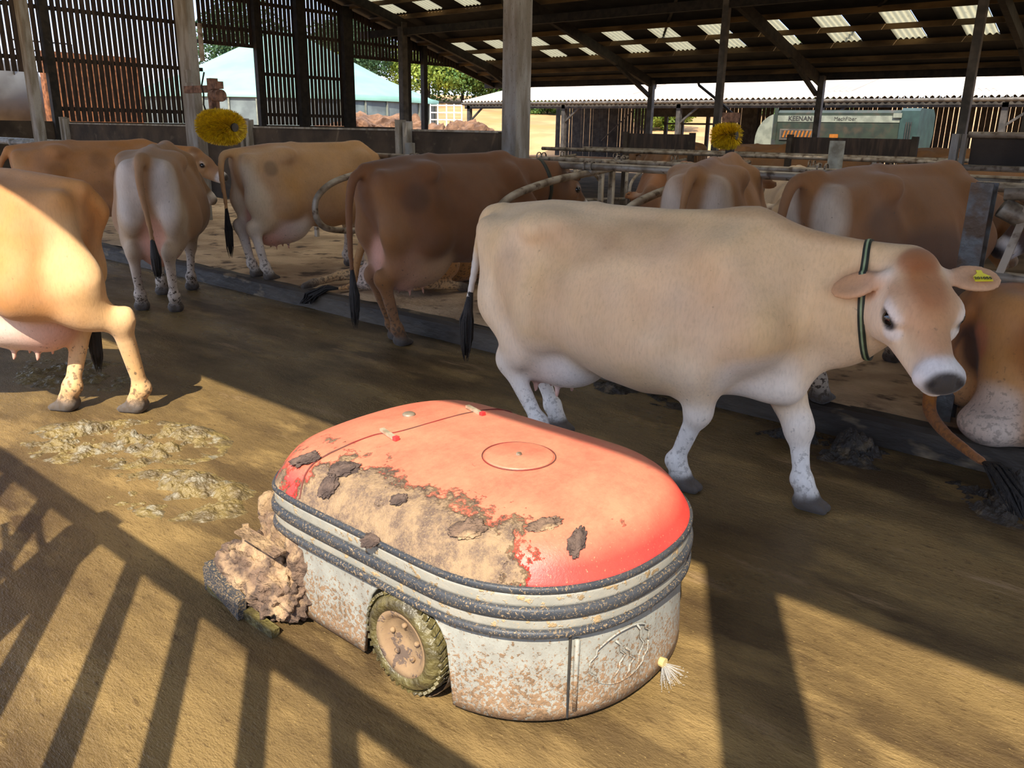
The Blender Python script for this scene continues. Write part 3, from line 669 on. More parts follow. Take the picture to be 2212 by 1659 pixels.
# outline of the body
OUT0 = [(-1.42 - .35, 1.39), (-2.15, 1.395), (-2.28, 1.45), (-2.37, 1.60), (-2.40, 1.88), (-2.37, 2.16), (-2.26, 2.33), (-2.1, 2.375), (-1.8, 2.38)]
end = []
for k in range(15):
    a = pi / 2 - pi * k / 14; ca, sa = cos(a), sin(a); e_ = 2 / 2.25
    end.append((-1.5 + .475 * abs(ca) ** e_, 1.885 + .495 * (1 if sa > 0 else -1) * abs(sa) ** e_))
OUTL = [Vector((p.x - OX, p.y - OY, 0)) for p in catmull([(x, y, 0) for x, y in (OUT0 + end)], 6, True)]
# resample evenly
def resample(P, n):
    P = P + [P[0]]; d = [0]
    for i in range(1, len(P)): d.append(d[-1] + (P[i] - P[i - 1]).length)
    out = []; j = 0
    for k in range(n):
        t_ = d[-1] * k / n
        while d[j + 1] < t_: j += 1
        f = (t_ - d[j]) / max(1e-9, d[j + 1] - d[j]); out.append(P[j].lerp(P[j + 1], f))
    return out
OUTL = resample(OUTL, 192)
NRM = []
for i, p in enumerate(OUTL):
    tv = (OUTL[(i + 2) % 192] - OUTL[i - 2]).normalized(); nv = Vector((tv.y, -tv.x, 0))
    m_ = Vector((min(max(p.x, -.33), .22), 0, 0))
    if nv.dot(p - m_) < 0: nv = -nv
    NRM.append(nv)
def off(d, z): return [p + n * d + Vector((0, 0, z)) for p, n in zip(OUTL, NRM)]
prof = [(0, .452), (.012, .462), (.035, .482), (.09, .522), (.16, .553), (.28, .575), (.45, .590), (.65, .599), (.85, .603), (1.0, .604)]
rgs = [off(-.004, .447)]
for f, z in prof:
    g = []
    for p in OUTL:
        m_ = Vector((min(max(p.x, -.33), .22), 0, 0)); q = m_ + (p - m_) * (1 - f)
        zz = z
        if p.x < -.35: zz -= .02 * min(1, (-.35 - p.x) / .3) * f * (1 - f) * 2
        g.append(Vector((q.x, q.y, zz)))
    rgs.append(g)
lid = MB().rings(rgs).build('lid', m_lid, rb, True); fixn(lid)
md = lid.modifiers.new('subdivision', 'SUBSURF'); md.levels = md.render_levels = 1
# front hood seam, shown as a raised strip line across the lid
def lidz(x, y):   # local coordinates -> height of the lid
    p = Vector((x, y, 0)); best = None
    m_ = Vector((min(max(x, -.33), .22), 0, 0)); d = p - m_
    if d.length < 1e-5: return .604
    du = d.normalized(); R_ = None
    # distance from medial axis to outline in direction du
    bi = max(range(192), key=lambda i: ((OUTL[i] - m_).normalized().dot(du)) if (OUTL[i] - Vector((min(max(OUTL[i].x, -.33), .22), 0, 0)) ).length else -1)
    R_ = (OUTL[bi] - m_).length; f = 1 - d.length / R_
    for (f0, z0_), (f1, z1_) in zip(prof, prof[1:]):
        if f <= f1: return z0_ + (z1_ - z0_) * max(0, (f - f0) / (f1 - f0))
    return .604
seam = catmull([(-.345, -.485, 0), (-.37, -.43, 0), (-.35, -.32, 0), (-.33, -.18, 0), (-.29, -.12, 0), (-.27, 0, 0), (-.26, .2, 0), (-.25, .36, 0), (-.23, .47, 0)], 10)
m_seam = mat('dark_seam', lin(120, 40, 34), lin(90, 60, 50), .8)
MB().tube([(p.x, p.y, lidz(p.x, p.y) - .0005) for p in seam], .0035, 6).build('lid_seam', m_seam, rb)
q = MB(); prd = []
for k in range(49):
    a = 2 * pi * k / 48; prd.append((.16 + .118 * cos(a), .118 * sin(a), lidz(.16 + .118 * cos(a), .118 * sin(a)) + .0015))
q.tube(prd, .0022, 6); q.build('lid_disc_rim', m_seam, rb)
q = MB().lathe([(0, .004), (.108, .004), (.113, .001), (.113, -.01)], (.16, 0, .6045), 'z', 48); o = q.build('lid_disc', m_lid, rb, True)
MB().lathe([(0, .006), (.008, .006), (.010, .002), (.0105, -.004)], (.16, 0, .609), 'z', 20).build('lock', m_galv, rb, True)
MB().lathe([(0, .004), (.018, .004), (.024, 0), (.024, -.006)], (-.40, .04, lidz(-.40, .04)), 'z', 24).build('cap', m_galv, rb, True)
m_clip = mat('clip_metal', lin(190, 176, 150), lin(160, 144, 118), .5, .3, scale=30); m_red = mat('clip_red', lin(236, 60, 60), lin(210, 50, 50), .5)
for x, y in ((-.30, -.155), (-.27, .24)):
    z = lidz(x, y); MB().beam((x - .035, y + .01, z + .008), (x + .055, y - .012, z + .006), .017, .01).build('clip', m_clip, rb); MB().box((x + .062, y - .012, z + .007), (.016, .018, .013)).build('clip_catch', m_red, rb)
# bands around the body: black, grey, black, grey, black
def band(z0_, z1_, d, m, name):
    h = (z1_ - z0_) * .25
    o = MB().rings([off(-.02, z0_), off(d * .6, z0_), off(d, z0_ + h), off(d, z1_ - h), off(d * .6, z1_), off(-.02, z1_)]).build(name, m, rb, True); fixn(o); return o
band(.434, .454, .008, m_band, 'upper_band'); band(.392, .434, .002, m_gband, 'grey_band'); band(.358, .394, .014, m_band, 'bumper_band'); band(.322, .359, .003, m_gband, 'grey_band'); band(.30, .324, .013, m_band, 'lower_band')
# hull with wheel arch
WX, WZ, WR = -1.575 - OX, .158, .155
vs = []; fs = []; nr_ = 8
def arch(p):
    if p.y > 0 and abs(p.y) < .3: return None
    dx = p.x - WX
    if abs(dx) < .178 and p.y < -.3: return min(.302, WZ + sqrt(.178 ** 2 - dx * dx))
    return .03 + (.05 if p.x < -.42 else 0)
for i, (p, n) in enumerate(zip(OUTL, NRM)):
    zb = arch(p) or .03
    for j in range(nr_ + 1):
        f = j / nr_; z = zb + (.305 - zb) * f; d = -.004 - .012 * f - (.02 if z < .05 and False else 0)
        vs.append(tuple(p + n * d + Vector((0, 0, z))))
for i in range(192):
    a = i * (nr_ + 1); b2 = ((i + 1) % 192) * (nr_ + 1)
    for j in range(nr_): fs.append((a + j, b2 + j, b2 + j + 1, a + j + 1))
hull = fixn(MB().add(vs, fs).build('hull', m_hull, rb, True)); md = hull.modifiers.new('thickness', 'SOLIDIFY'); md.thickness = .012
MB().rings([off(-.05, .06), off(-.05, .065)], True, True).build('floor_plate', m_blk, rb)
MB().rings([off(-.03, .28), off(-.03, .30)], True, True).build('inner_deck', m_blk, rb)
MB().lathe([(.176, -.0), (.176, .14), (.0, .14)], (WX, -.478, WZ), 'y', 32).build('wheel_well', m_hull, rb, True)
# panel seam and embossed crescent lines at the rounded end
q = MB()
for i in range(192):
    pass
def onhull(ang, z, d=.0):   # point on the hull toward direction ang from the centre of the round end
    c0 = Vector((.22, 0, 0)); du = Vector((cos(ang), sin(ang), 0)); i = max(range(192), key=lambda k: (OUTL[k] - c0).normalized().dot(du)); return OUTL[i] + NRM[i] * (d - .008) + Vector((0, 0, z))
a0 = radians(-38)
MB().tube([onhull(a0, z, .002) for z in (.03, .1, .2, .3)], .004, 6).build('panel_seam', m_blk, rb)
q = MB(); q.tube([onhull(a0 + radians(3), z, .001) for z in (.05, .12, .2, .28)], .008, 6)
for da, zz in ((26, (.10, .26)), (16, (.12, .24)), (21, (.1, .2))): q.tube([onhull(a0 + radians(da + 5 * sin(t_ * pi / 6)), zz[0] + (zz[1] - zz[0]) * t_ / 6, .002) for t_ in range(7)], .0035, 5)
q.tube([onhull(a0 + radians(22 + 14 * cos(t_)), .18 + .085 * sin(t_), .002) for t_ in [2 * pi * k / 30 for k in range(31)]], .003, 5)
q.build('embossed_mark', m_hull, rb, True)
# wheels
m_tyre = mat('slurry_wet_tyre', lin(104, 94, 56), lin(70, 62, 40), .25, scale=18, bump=.6, bscale=60, spec=.7)
m_rim = dirtmat('muddy_rim', lin(146, 120, 88), lin(132, 106, 78), lin(114, 94, 80), 0, 1, 0, .85, 9, 22, .5)[0]
def wheel(y, s_):
    wr = empty('wheel', (WX, y, WZ)); wr.parent = rb
    MB().lathe([(.098, .012), (.105, -.012), (.125, -.018), (.142, -.008), (.152, .012), (.155, .03), (.155, .06), (.150, .085), (.1, .1)], (0, 0, 0), 'y', 64).build('tyre', m_tyre, wr, True)
    q = MB()
    for k in range(40):
        a = 2 * pi * k / 40
        for yy, tw in ((.012, .25), (.05, -.25)):
            c_ = Vector((.156 * cos(a), yy, .156 * sin(a))); R_ = Matrix.Rotation(-a, 3, 'Y') @ Matrix.Rotation(tw * 1.6, 3, 'X')
            q.box(c_, (.009, .034, .014), R_)
    q.build('tread_blocks', m_tyre, wr)
    MB().lathe([(0, .022), (.035, .02), (.04, .014), (.07, .012), (.08, .002), (.088, -.006), (.104, -.012), (.108, .0)], (0, 0, 0), 'y', 48).build('rim', m_rim, wr, True)
    for k in range(5): a = 2 * pi * k / 5 + .3; MB().blob((.055 * cos(a), .008, .055 * sin(a)), .009, .2, 2, k).build('wheel_nut', m_rim, wr, True)
    if s_ < 0: wr.rotation_euler = (0, 0, pi)
    return wr
wheel(-.497, 1); wheel(.497, -1)
# front scraper assembly: local x -.35 .. -.8
q = MB(); q.blob((-.60, -.50, .10), (.17, .11, .12), .35, 5, 3, 2.5, flat=.012); q.blob((-.48, -.50, .09), (.14, .10, .10), .35, 5, 4, 3, flat=.012); q.blob((-.40, -.44, .17), (.07, .06, .15), .3, 4, 9, 3, flat=.02)
o = q.build('mud_caked_housing', m_mud, rb, True)
fixn(MB().rings([[(-.40, y, .02), (-.40, y, .10), (-.62, y, .17), (-.74, y, .15), (-.77, y, .02)] for y in (-.56, .62)], True, True).build('scraper_housing', m_mud_l, rb))
q = MB(); q.beam((-.76, -.60, .09), (-.52, -.62, .045), .03, .085); q.build('side_blade', m_band, rb); q = MB(); q.beam((-.755, -.60, .03), (-.36, -.60, .012), .03, .035); q.build('rubber_blade', m_tyre, rb)
MB().beam((-.78, -.6, .04), (-.78, .66, .04), .04, .1).build('front_blade', m_band, rb)
q = MB()
for k in range(3): q.tube([(-.69 + .035 * k, -.55 + .0 * k, .185 - .012 * k), (-.52 + .045 * k, -.45 + .0 * k, .235 - .012 * k)], .014, 8)
q.build('ribs', m_mud_l, rb, True)
MB().beam((-.60, -.555, .29), (-.40, -.535, .262), .05, .008).build('deflector_plate', m_mud_l, rb)
MB().beam((-.62, -.52, .16), (-.66, -.5, .27), .02, .04).build('plate_bracket', m_mud_l, rb)
MB().box((-.455, -.468, .38), (.05, .02, .15)).build('front_plate', m_gband, rb)
MB().blob((-.70, -.36, .27), (.055, .055, .065), .15, 4, 5).build('guide_roller', m_mud_l, rb, True)
MB().blob((-.60, -.36, .20), (.11, .10, .10), .3, 5, 8, 2.5).build('mud_clump', m_mud_l, rb, True)
MB().blob((-.50, -.42, .25), (.08, .06, .10), .3, 4, 18, 2.5).build('mud_clump', m_mud_l, rb, True)
MB().blob((-.70, .30, .24), (.055, .055, .06), .15, 4, 15).build('guide_roller', m_mud_l, rb, True)
# mud lumps on the lid
def lump(px, py, rx, ry, rz, ang, seed, m=m_mud_d):
    o = MB().blob((0, 0, 0), (rx, ry, rz * .8), .42, 5, seed, 2.4).build('mud_clump', m, rb, True)
    e_ = .02; n = Vector((-(lidz(px + e_, py) - lidz(px - e_, py)) / (2 * e_), -(lidz(px, py + e_) - lidz(px, py - e_)) / (2 * e_), 1)).normalized()
    o.location = Vector((px, py, lidz(px, py))); o.rotation_euler = (n.to_track_quat('Z', 'Y').to_matrix() @ Matrix.Rotation(ang, 3, 'Z')).to_euler()
def wl(x, y, z=.55):  # pixel -> local point on plane z
    d = (fw * F_PX + Rv * (x - 1106) - Uv * (y - 829.5)); t_ = (z - CAM_H) / d.z; p = Vector((0, 0, CAM_H)) + d * t_; return p.x - OX, p.y - OY
for (px, py, z, rx, ry, rz, a, sd_) in [(660, 1018, .51, .052, .026, .011, .7, 1), (745, 1028, .54, .05, .032, .011, .5, 2), (710, 1065, .50, .034, .038, .01, 0, 3), (862, 1082, .55, .026, .02, .008, .5, 5), (1245, 1208, .49, .045, .02, .008, 1.0, 12), (800, 1140, .49, .03, .03, .006, 0, 13)]:
    lump(*wl(px, py, z), rx, ry, rz, a, sd_)
for (px, py, z, rx, ry, a, sd_) in [(1175, 1165, .525, .05, .022, .3, 23), (1010, 1180, .50, .05, .03, .3, 27)]:
    lump(*wl(px, py, z), rx, ry, .007, a, sd_, m_mud)
# little water spray jet at the nozzle
nz_ = onhull(radians(6), .06, .0); MB().lathe([(0, 0), (.014, 0), (.016, .02), (0, .02)], nz_, 'x', 12).build('spray_nozzle', mat('nozzle_yellow', lin(200, 180, 120), None, .5), rb)
m_wat, t, b = newmat('water_spray'); b.inputs['Base Color'].default_value = (.6, .6, .58, 1); b.inputs['Roughness'].default_value = .15; b.inputs['Alpha'].default_value = .3
q = MB(); rnd = random.Random(5)
for k in range(90):
    a = rnd.uniform(-1.1, .5); L_ = rnd.uniform(.02, .07); dv = Vector((cos(a), sin(a), 0)); p0 = nz_ + Vector((.01, 0, .0)); dz = rnd.uniform(-.05, .0)
    p1 = p0 + dv * L_ + Vector((0, 0, dz)); q.tube([p0 + dv * L_ * .3 + Vector((0, 0, dz * .3)), p1], [.0004, .0006], 4)
    if k % 2 == 0: q.blob(p1 + dv * .01, .0015, 0, 1)
o = q.build('water_spray', m_wat, None); o.location = (OX, OY, 0); tag(o, 'small spray of water drops at the rear right foot of the cleaning robot', 'water', None, 'stuff')

# ---------------- feed barrier (casts the barred shadow) ----------------
YB = -.10
fbr = empty('feed_barrier', (0, YB, 0)); tag(fbr, 'diagonal bar feed barrier beside the photographer whose shadow crosses the floor', 'feed barrier')
RZ = (1.237 - YB) / cot
MB().box((-3.2, 0, RZ), (7.2, .06, .075)).build('top_rail', m_galv, fbr)
MB().box((-3.2, 0, .42), (7.2, .07, .07)).build('bottom_rail', m_galv, fbr)
for k in range(-8, 5):
    xt = -2.14 + .415 * k
    if xt > -.35: continue
    MB().beam((xt, 0, RZ), (xt + .78, 0, .42), .055, .05, (0, 1, 0)).build('slanted_bar', m_galv, fbr)
MB().beam((-2.52, 0, 1.58), (-2.2, 0, 0), .17, .12, (0, 1, 0)).build('barrier_post', m_galv, fbr); MB().box((-2.5, .0, RZ + .06), (.16, .05, .05)).build('bracket', m_galv, fbr)
for z in (1.38, 1.2): MB().beam((-2.95, 0, z + .1), (-2.5, 0, z - .1), .02, .02, (0, 1, 0)).build('tie_bar', m_galv, fbr)

# ---------------- manure mounds on the floor ----------------
m_man = mat('fresh_manure', lin(126, 108, 64), lin(96, 82, 56), .35, scale=9, bump=.9, bscale=45, c3=lin(136, 128, 108), s3=16, t3=(.56, .68))
def mound(cx, cy, rx, ry, h, seed, n=90, m=m_man, lab='', rot=0):
    vs = []; fs = []
    for j in range(n + 1):
        for i in range(n + 1):
            u = -1 + 2 * i / n; v = -1 + 2 * j / n; r_ = sqrt(u * u + v * v)
            x = u * rx; y = v * ry; x, y = x * cos(rot) - y * sin(rot), x * sin(rot) + y * cos(rot)
            q = mnoise.fractal(Vector((x * 4 + seed, y * 4, seed)), 1.0, 2.1, 7); q2 = mnoise.fractal(Vector((x * 19, y * 19 + seed, 4)), 1.0, 2.0, 4)
            k = max(0, 1 - r_ ** 2); vs.append((x, y, h * k * max(0, (.35 + q * 1.5 + q2 * .55)) - .004))
    for j in range(n):
        for i in range(n): a = j * (n + 1) + i; fs.append((a, a + 1, a + n + 2, a + n + 1))
    o = MB().add(vs, fs).build('manure_patch', m, None, False); o.location = (cx, cy, .0); return tag(o, lab, 'manure', None, 'stuff')
mound(-4.15, 1.75, .62, .36, .06, 1, 150, lab='lumpy fresh manure spread on the sunlit floor left of the robot', rot=.5)
mound(-3.35, 1.62, .45, .26, .045, 2, 120, lab='smaller ridge of manure on the floor nearest the robot front', rot=.3)
mound(-5.6, 2.1, .6, .35, .035, 3, 110, lab='thin manure spread at the left edge under the sunlit cow', rot=.2)
m_dm = mat('dark_manure', lin(60, 50, 40), lin(42, 35, 28), .6, scale=9, bump=.9, bscale=40, c3=lin(96, 80, 58), s3=12, t3=(.58, .66))
mound(-1.35, 4.22, .42, .2, .10, 4, 110, m_dm, 'dark manure pushed against the kerb behind the front hoof of the large cow', .05)
mound(-.35, 4.1, .45, .28, .12, 5, 110, m_dm, 'dark manure heap by the kerb below the lying cow at the right edge', 0)
mound(-2.9, 4.3, .9, .12, .03, 6, 90, m_dm, 'thin dark manure strip along the kerb under the large cow belly', 0)
# ---------------- animals: one continuous body mesh each, grown from a blended field ----------------
FAWN, DFAWN, BROWN, DBROWN, WHITE, PINK, GREY, BLACK, CREAM = range(9)
class Field:
    def __init__(s): s.p = []
    def _f(s, M, o): return (None if M is None else np.array(M, float), np.array(o, float))
    def cone(s, a, b, ra, rb, k=.04, col=0, sc=None, fr=None, sub=False): s.p.append(('c', np.array(a, float), np.array(b, float), ra, rb, k, col, sc, fr, sub)); return s
    def chain(s, pts, rs, k=.03, col=0, sc=None, fr=None):
        for i in range(len(pts) - 1): s.cone(pts[i], pts[i + 1], rs[i], rs[i + 1], k, col[i] if isinstance(col, (list, tuple)) else col, sc, fr)
        return s
    def ell(s, c, r, k=.04, col=0, rot=None, fr=None, sub=False): s.p.append(('e', np.array(c, float), np.array(r, float), rot, 0, k, col, None, fr, sub)); return s
    def loft(s, tab, k=.04, col=0): s.p.append(('l', np.array(tab, float), None, 0, 0, k, col, None, None, False)); return s
    def dist(s, pr, P):
        ty, A, B, ra, rb, k, col, sc, fr, sub = pr
        if fr is not None: P = (P - fr[1]) @ fr[0]
        if ty == 'c':
            if sc is not None: P = P / sc; A = A / sc; B = B / sc
            d = B - A; L2 = d @ d; t_ = np.clip(((P - A) @ d) / max(L2, 1e-9), 0, 1)
            r = ra + (rb - ra) * t_; q = P - A - t_[..., None] * d
            D = np.sqrt((q * q).sum(-1)) - r
            if sc is not None: D = D * min(sc)
            return D
        if ty == 'e':
            q = P - A
            if ra is not None: q = q @ ra
            k0 = np.sqrt(((q / B) ** 2).sum(-1)); k1 = np.sqrt(((q / (B * B)) ** 2).sum(-1)) + 1e-9
            return k0 * (k0 - 1) / k1
        T = A; x = P[..., 0]
        xs = T[:, 0]; top = np.interp(x, xs, T[:, 1]); bot = np.interp(x, xs, T[:, 2]); w_ = np.interp(x, xs, T[:, 3]); e_ = np.interp(x, xs, T[:, 4])
        cz = (top + bot) / 2; h = (top - bot) / 2; zz = (P[..., 2] - cz) / h
        ww = w_ * (1 - e_ * np.clip(zz, -1, 1))     # e>0 narrower at the top
        D = (np.sqrt((P[..., 1] / ww) ** 2 + zz ** 2) - 1) * np.minimum(w_, h) * .9
        cap = np.maximum(xs[0] - x, x - xs[-1]); return np.maximum(D, cap)
    def bounds(s, pr, m):
        ty, A, B, ra, rb, k, col, sc, fr, sub = pr
        if ty == 'c': r = max(ra, rb) * (max(sc) if sc is not None else 1); lo = np.minimum(A, B) - r; hi = np.maximum(A, B) + r
        elif ty == 'e': r = max(B); lo = A - (r if ra is not None else B); hi = A + (r if ra is not None else B)
        else: w_ = A[:, 3].max() * 1.4; lo = np.array([A[0, 0], -w_, A[:, 2].min()]); hi = np.array([A[-1, 0], w_, A[:, 1].max()])
        if fr is not None:
            c_ = np.array([[x, y, z] for x in (lo[0], hi[0]) for y in (lo[1], hi[1]) for z in (lo[2], hi[2])]) @ fr[0].T + fr[1]
            lo, hi = c_.min(0), c_.max(0)
        return lo - m, hi + m
    def mesh(s, vox):
        B = [s.bounds(p, p[5] + 2.5 * vox) for p in s.p]; lo = np.min([b_[0] for b_, p in zip(B, s.p) if not p[9]], 0); hi = np.max([b_[1] for b_, p in zip(B, s.p) if not p[9]], 0)
        n = np.ceil((hi - lo) / vox).astype(int) + 1
        D = np.full(n, .5, np.float32); ax = [lo[i] + vox * np.arange(n[i]) for i in range(3)]
        for p, (l, h) in zip(s.p, B):
            i0 = np.clip(np.floor((l - lo) / vox).astype(int), 0, n - 1); i1 = np.clip(np.ceil((h - lo) / vox).astype(int) + 1, 1, n)
            if (i1 <= i0).any(): continue
            sl = tuple(slice(a_, b_) for a_, b_ in zip(i0, i1))
            G = np.stack(np.meshgrid(*[ax[i][sl[i]] for i in range(3)], indexing='ij'), -1)
            d = s.dist(p, G); k = p[5]; o = D[sl]
            if p[9]: d = -d; h_ = np.maximum(k - np.abs(o - d), 0) / k; D[sl] = np.maximum(o, d) + h_ * h_ * k * .25
            else: h_ = np.maximum(k - np.abs(o - d), 0) / k; D[sl] = np.minimum(o, d) - h_ * h_ * k * .25
        return surfnets(D, lo, vox)
def surfnets(D, lo, vox):
    I = D < 0; nx, ny, nz = D.shape
    acc = np.zeros((nx - 1, ny - 1, nz - 1, 3), np.float32); cnt = np.zeros((nx - 1, ny - 1, nz - 1), np.float32)
    cs = [(i, j, k) for i in (0, 1) for j in (0, 1) for k in (0, 1)]
    sl = lambda c: (slice(c[0], nx - 1 + c[0]), slice(c[1], ny - 1 + c[1]), slice(c[2], nz - 1 + c[2]))
    for a in cs:
        for ax in range(3):
            if a[ax]: continue
            b = list(a); b[ax] = 1; b = tuple(b)
            da, db = D[sl(a)], D[sl(b)]; cr_ = (da < 0) != (db < 0)
            t_ = np.where(cr_, da / (da - db + 1e-12 * (da == db)), 0)
            for q in range(3): acc[..., q] += np.where(cr_, a[q] + (t_ if q == ax else 0), 0)
            cnt += cr_
    act = cnt > 0; idx = np.full(act.shape, -1, np.int64); idx[act] = np.arange(act.sum())
    ii = np.argwhere(act); V = lo + vox * (ii + acc[act] / cnt[act][:, None])
    F = []
    for ax in range(3):
        o1, o2 = [q for q in range(3) if q != ax]
        s0 = [slice(1, -1)] * 3; s0[ax] = slice(0, D.shape[ax] - 1)
        s1 = list(s0); s1[ax] = slice(1, D.shape[ax])
        a = I[tuple(s0)]; b = I[tuple(s1)]
        for flip, msk_ in ((False, a & ~b), (True, ~a & b)):
            e_ = np.argwhere(msk_)
            if not len(e_): continue
            e_[:, o1] += 1; e_[:, o2] += 1
            q = []
            for d1, d2 in ((-1, -1), (0, -1), (0, 0), (-1, 0)):
                c_ = e_.copy(); c_[:, o1] += d1; c_[:, o2] += d2; q.append(idx[c_[:, 0], c_[:, 1], c_[:, 2]])
            f = np.stack(q, 1)
            if flip != (ax == 1): f = f[:, ::-1]
            F.append(f)
    return V, np.concatenate(F)
def smoothv(V, F, it=2, lam=.5):
    n = len(V); E = np.concatenate([F[:, [0, 1]], F[:, [1, 2]], F[:, [2, 3]], F[:, [3, 0]]]); E = np.concatenate([E, E[:, ::-1]])
    dg = np.bincount(E[:, 0], minlength=n)[:, None]
    for _ in range(it):
        A = np.stack([np.bincount(E[:, 0], V[E[:, 1], q], n) for q in range(3)], 1); V = V + lam * (A / np.maximum(dg, 1) - V)
    return V
def fieldmesh(fd, vox, name, m, parent, pal, blobs=(), it=2, floor=None, kcol=.03, warp=None):
    V, F = fd.mesh(vox); V = smoothv(V, F, it)
    if floor is not None: V[:, 2] = np.maximum(V[:, 2], floor)
    C = np.zeros((len(V), 3)); W = np.zeros(len(V))
    for p in fd.p:
        if p[9]: continue
        lo, hi = fd.bounds(p, .12); msk_ = ((V > lo) & (V < hi)).all(1)
        if not msk_.any(): continue
        d = fd.dist(p, V[msk_]); w_ = np.exp(-np.maximum(d, -.02) / kcol * 1.6)
        C[msk_] += w_[:, None] * np.array(pal[p[6]][:3]); W[msk_] += w_
    C = np.where(W[:, None] > 0, C / np.maximum(W, 1e-9)[:, None], np.array(pal[0][:3]))
    for bl in blobs:   # centre, radii, colour, strength, frame
        c_, r_, col, st = bl[:4]; fr = bl[4] if len(bl) > 4 else None
        P = V if fr is None else (V - fr[1]) @ fr[0]
        q = np.sqrt((((P - np.array(c_)) / np.array(r_)) ** 2).sum(1)); w_ = st * np.clip((1.25 - q) / .5, 0, 1); w_ = w_ * w_ * (3 - 2 * w_) if st >= 1 else w_
        C = C * (1 - w_[:, None]) + np.array(col[:3]) * w_[:, None]
    me = bpy.data.meshes.new(name); me.vertices.add(len(V)); me.vertices.foreach_set('co', V.astype(np.float32).ravel())
    me.loops.add(F.size); me.polygons.add(len(F)); me.loops.foreach_set('vertex_index', F.astype(np.int32).ravel())
    me.polygons.foreach_set('loop_start', np.arange(0, F.size, 4, dtype=np.int32)); me.polygons.foreach_set('loop_total', np.full(len(F), 4, np.int32))
    me.update(calc_edges=True); me.validate()
    ca = me.color_attributes.new('coat', 'FLOAT_COLOR', 'POINT'); ca.data.foreach_set('color', np.concatenate([C, np.ones((len(C), 1))], 1).astype(np.float32).ravel())
    return link(name, me, m, parent, True)
def coatmat(name, spots=.0, dirt=.3, rough=.72):
    m, t, b = newmat(name); N = t.nodes; L = t.links
    at = N.new('ShaderNodeAttribute'); at.attribute_name = 'coat'; tcx = N.new('ShaderNodeTexCoord')
    def nz(s_, d=5, st=None, r=.6):
        n = N.new('ShaderNodeTexNoise'); n.inputs['Scale'].default_value = s_; n.inputs['Detail'].default_value = d; n.inputs['Roughness'].default_value = r
        mp = N.new('ShaderNodeMapping'); L.new(tcx.outputs['Object'], mp.inputs[0]); L.new(mp.outputs[0], n.inputs['Vector'])
        if st: mp.inputs['Scale'].default_value = st
        return n
    def mr(src, a, b_, c_, d_):
        r = N.new('ShaderNodeMapRange'); r.inputs['From Min'].default_value = a; r.inputs['From Max'].default_value = b_; r.inputs['To Min'].default_value = c_; r.inputs['To Max'].default_value = d_; L.new(src, r.inputs['Value']); return r.outputs[0]
    def mixm(f, A, B, bt='MIX'):
        q = N.new('ShaderNodeMix'); q.data_type = 'RGBA'; q.blend_type = bt; L.new(f, q.inputs['Factor']) if not isinstance(f, float) else setattr(q.inputs['Factor'], 'default_value', f)
        for nm, v in (('A', A), ('B', B)):
            if isinstance(v, tuple): q.inputs[nm].default_value = v
            else: L.new(v, q.inputs[nm])
        return q.outputs['Result']
    hue = N.new('ShaderNodeHueSaturation'); L.new(at.outputs['Color'], hue.inputs['Color']); L.new(mr(nz(3.2, 6).outputs[0], .3, .7, .86, 1.12), hue.inputs['Value']); L.new(mr(nz(2.1, 3).outputs[0], .3, .7, .9, 1.1), hue.inputs['Saturation'])
    c = hue.outputs[0]
    c = mixm(mr(nz(90, 3, (1, 1, .25)).outputs[0], .45, .75, 0, .16), c, (.12, .07, .035, 1))
    if dirt: 
        sp = N.new('ShaderNodeSeparateXYZ'); L.new(tcx.outputs['Object'], sp.inputs[0])
        ad = N.new('ShaderNodeMath'); ad.operation = 'ADD'; L.new(nz(40, 4).outputs[0], ad.inputs[0]); L.new(mr(sp.outputs['Z'], .05, .55, .14, -.05), ad.inputs[1])
        c = mixm(mr(ad.outputs[0], .63, .70, 0, min(1, dirt * 2.4)), c, lin(78, 66, 54))
    L.new(c, b.inputs['Base Color']); b.inputs['Roughness'].default_value = rough; b.inputs['Specular IOR Level'].default_value = .3
    b.inputs['Sheen Weight'].default_value = .12; b.inputs['Sheen Roughness'].default_value = .5
    bp = N.new('ShaderNodeBump'); bp.inputs['Strength'].default_value = .25; bp.inputs['Distance'].default_value = .004
    L.new(nz(130, 3, (1, 1, .3)).outputs[0], bp.inputs['Height']); L.new(bp.outputs[0], b.inputs['Normal'])
    return m
m_coat = coatmat('coat', dirt=.3); m_coatc = coatmat('coat_clean', dirt=.16); m_coatd = coatmat('coat_dirty', dirt=.45)
m_eye = mat('dark_eye', lin(16, 13, 12), lin(26, 20, 18), .06, scale=5, spec=.9)
m_tuft = mat('black_switch_hair', lin(44, 38, 34), lin(26, 22, 20), .7, scale=30, bump=.5, stretch=(4, 4, .5))
m_strap = mat('dark_green_strap', lin(52, 56, 44), lin(38, 42, 34), .6, scale=20); m_strap2 = mat('pale_green_stripe', lin(150, 168, 128), lin(130, 150, 110), .6, scale=20)
m_tagy = mat('yellow_plastic', lin(246, 232, 40), lin(232, 214, 30), .4, scale=10)

def PAL(coat, dark=None, white=(226, 214, 200), belly=None):
    c = lin(*coat); d = lin(*(dark or tuple(int(x * .72) for x in coat)))
    return {FAWN: c, DFAWN: d, BROWN: lin(150, 96, 58), DBROWN: lin(86, 58, 40), WHITE: lin(*white), PINK: lin(214, 160, 140), GREY: lin(84, 76, 70), BLACK: lin(44, 40, 38), CREAM: lin(*(belly or (224, 196, 160)))}
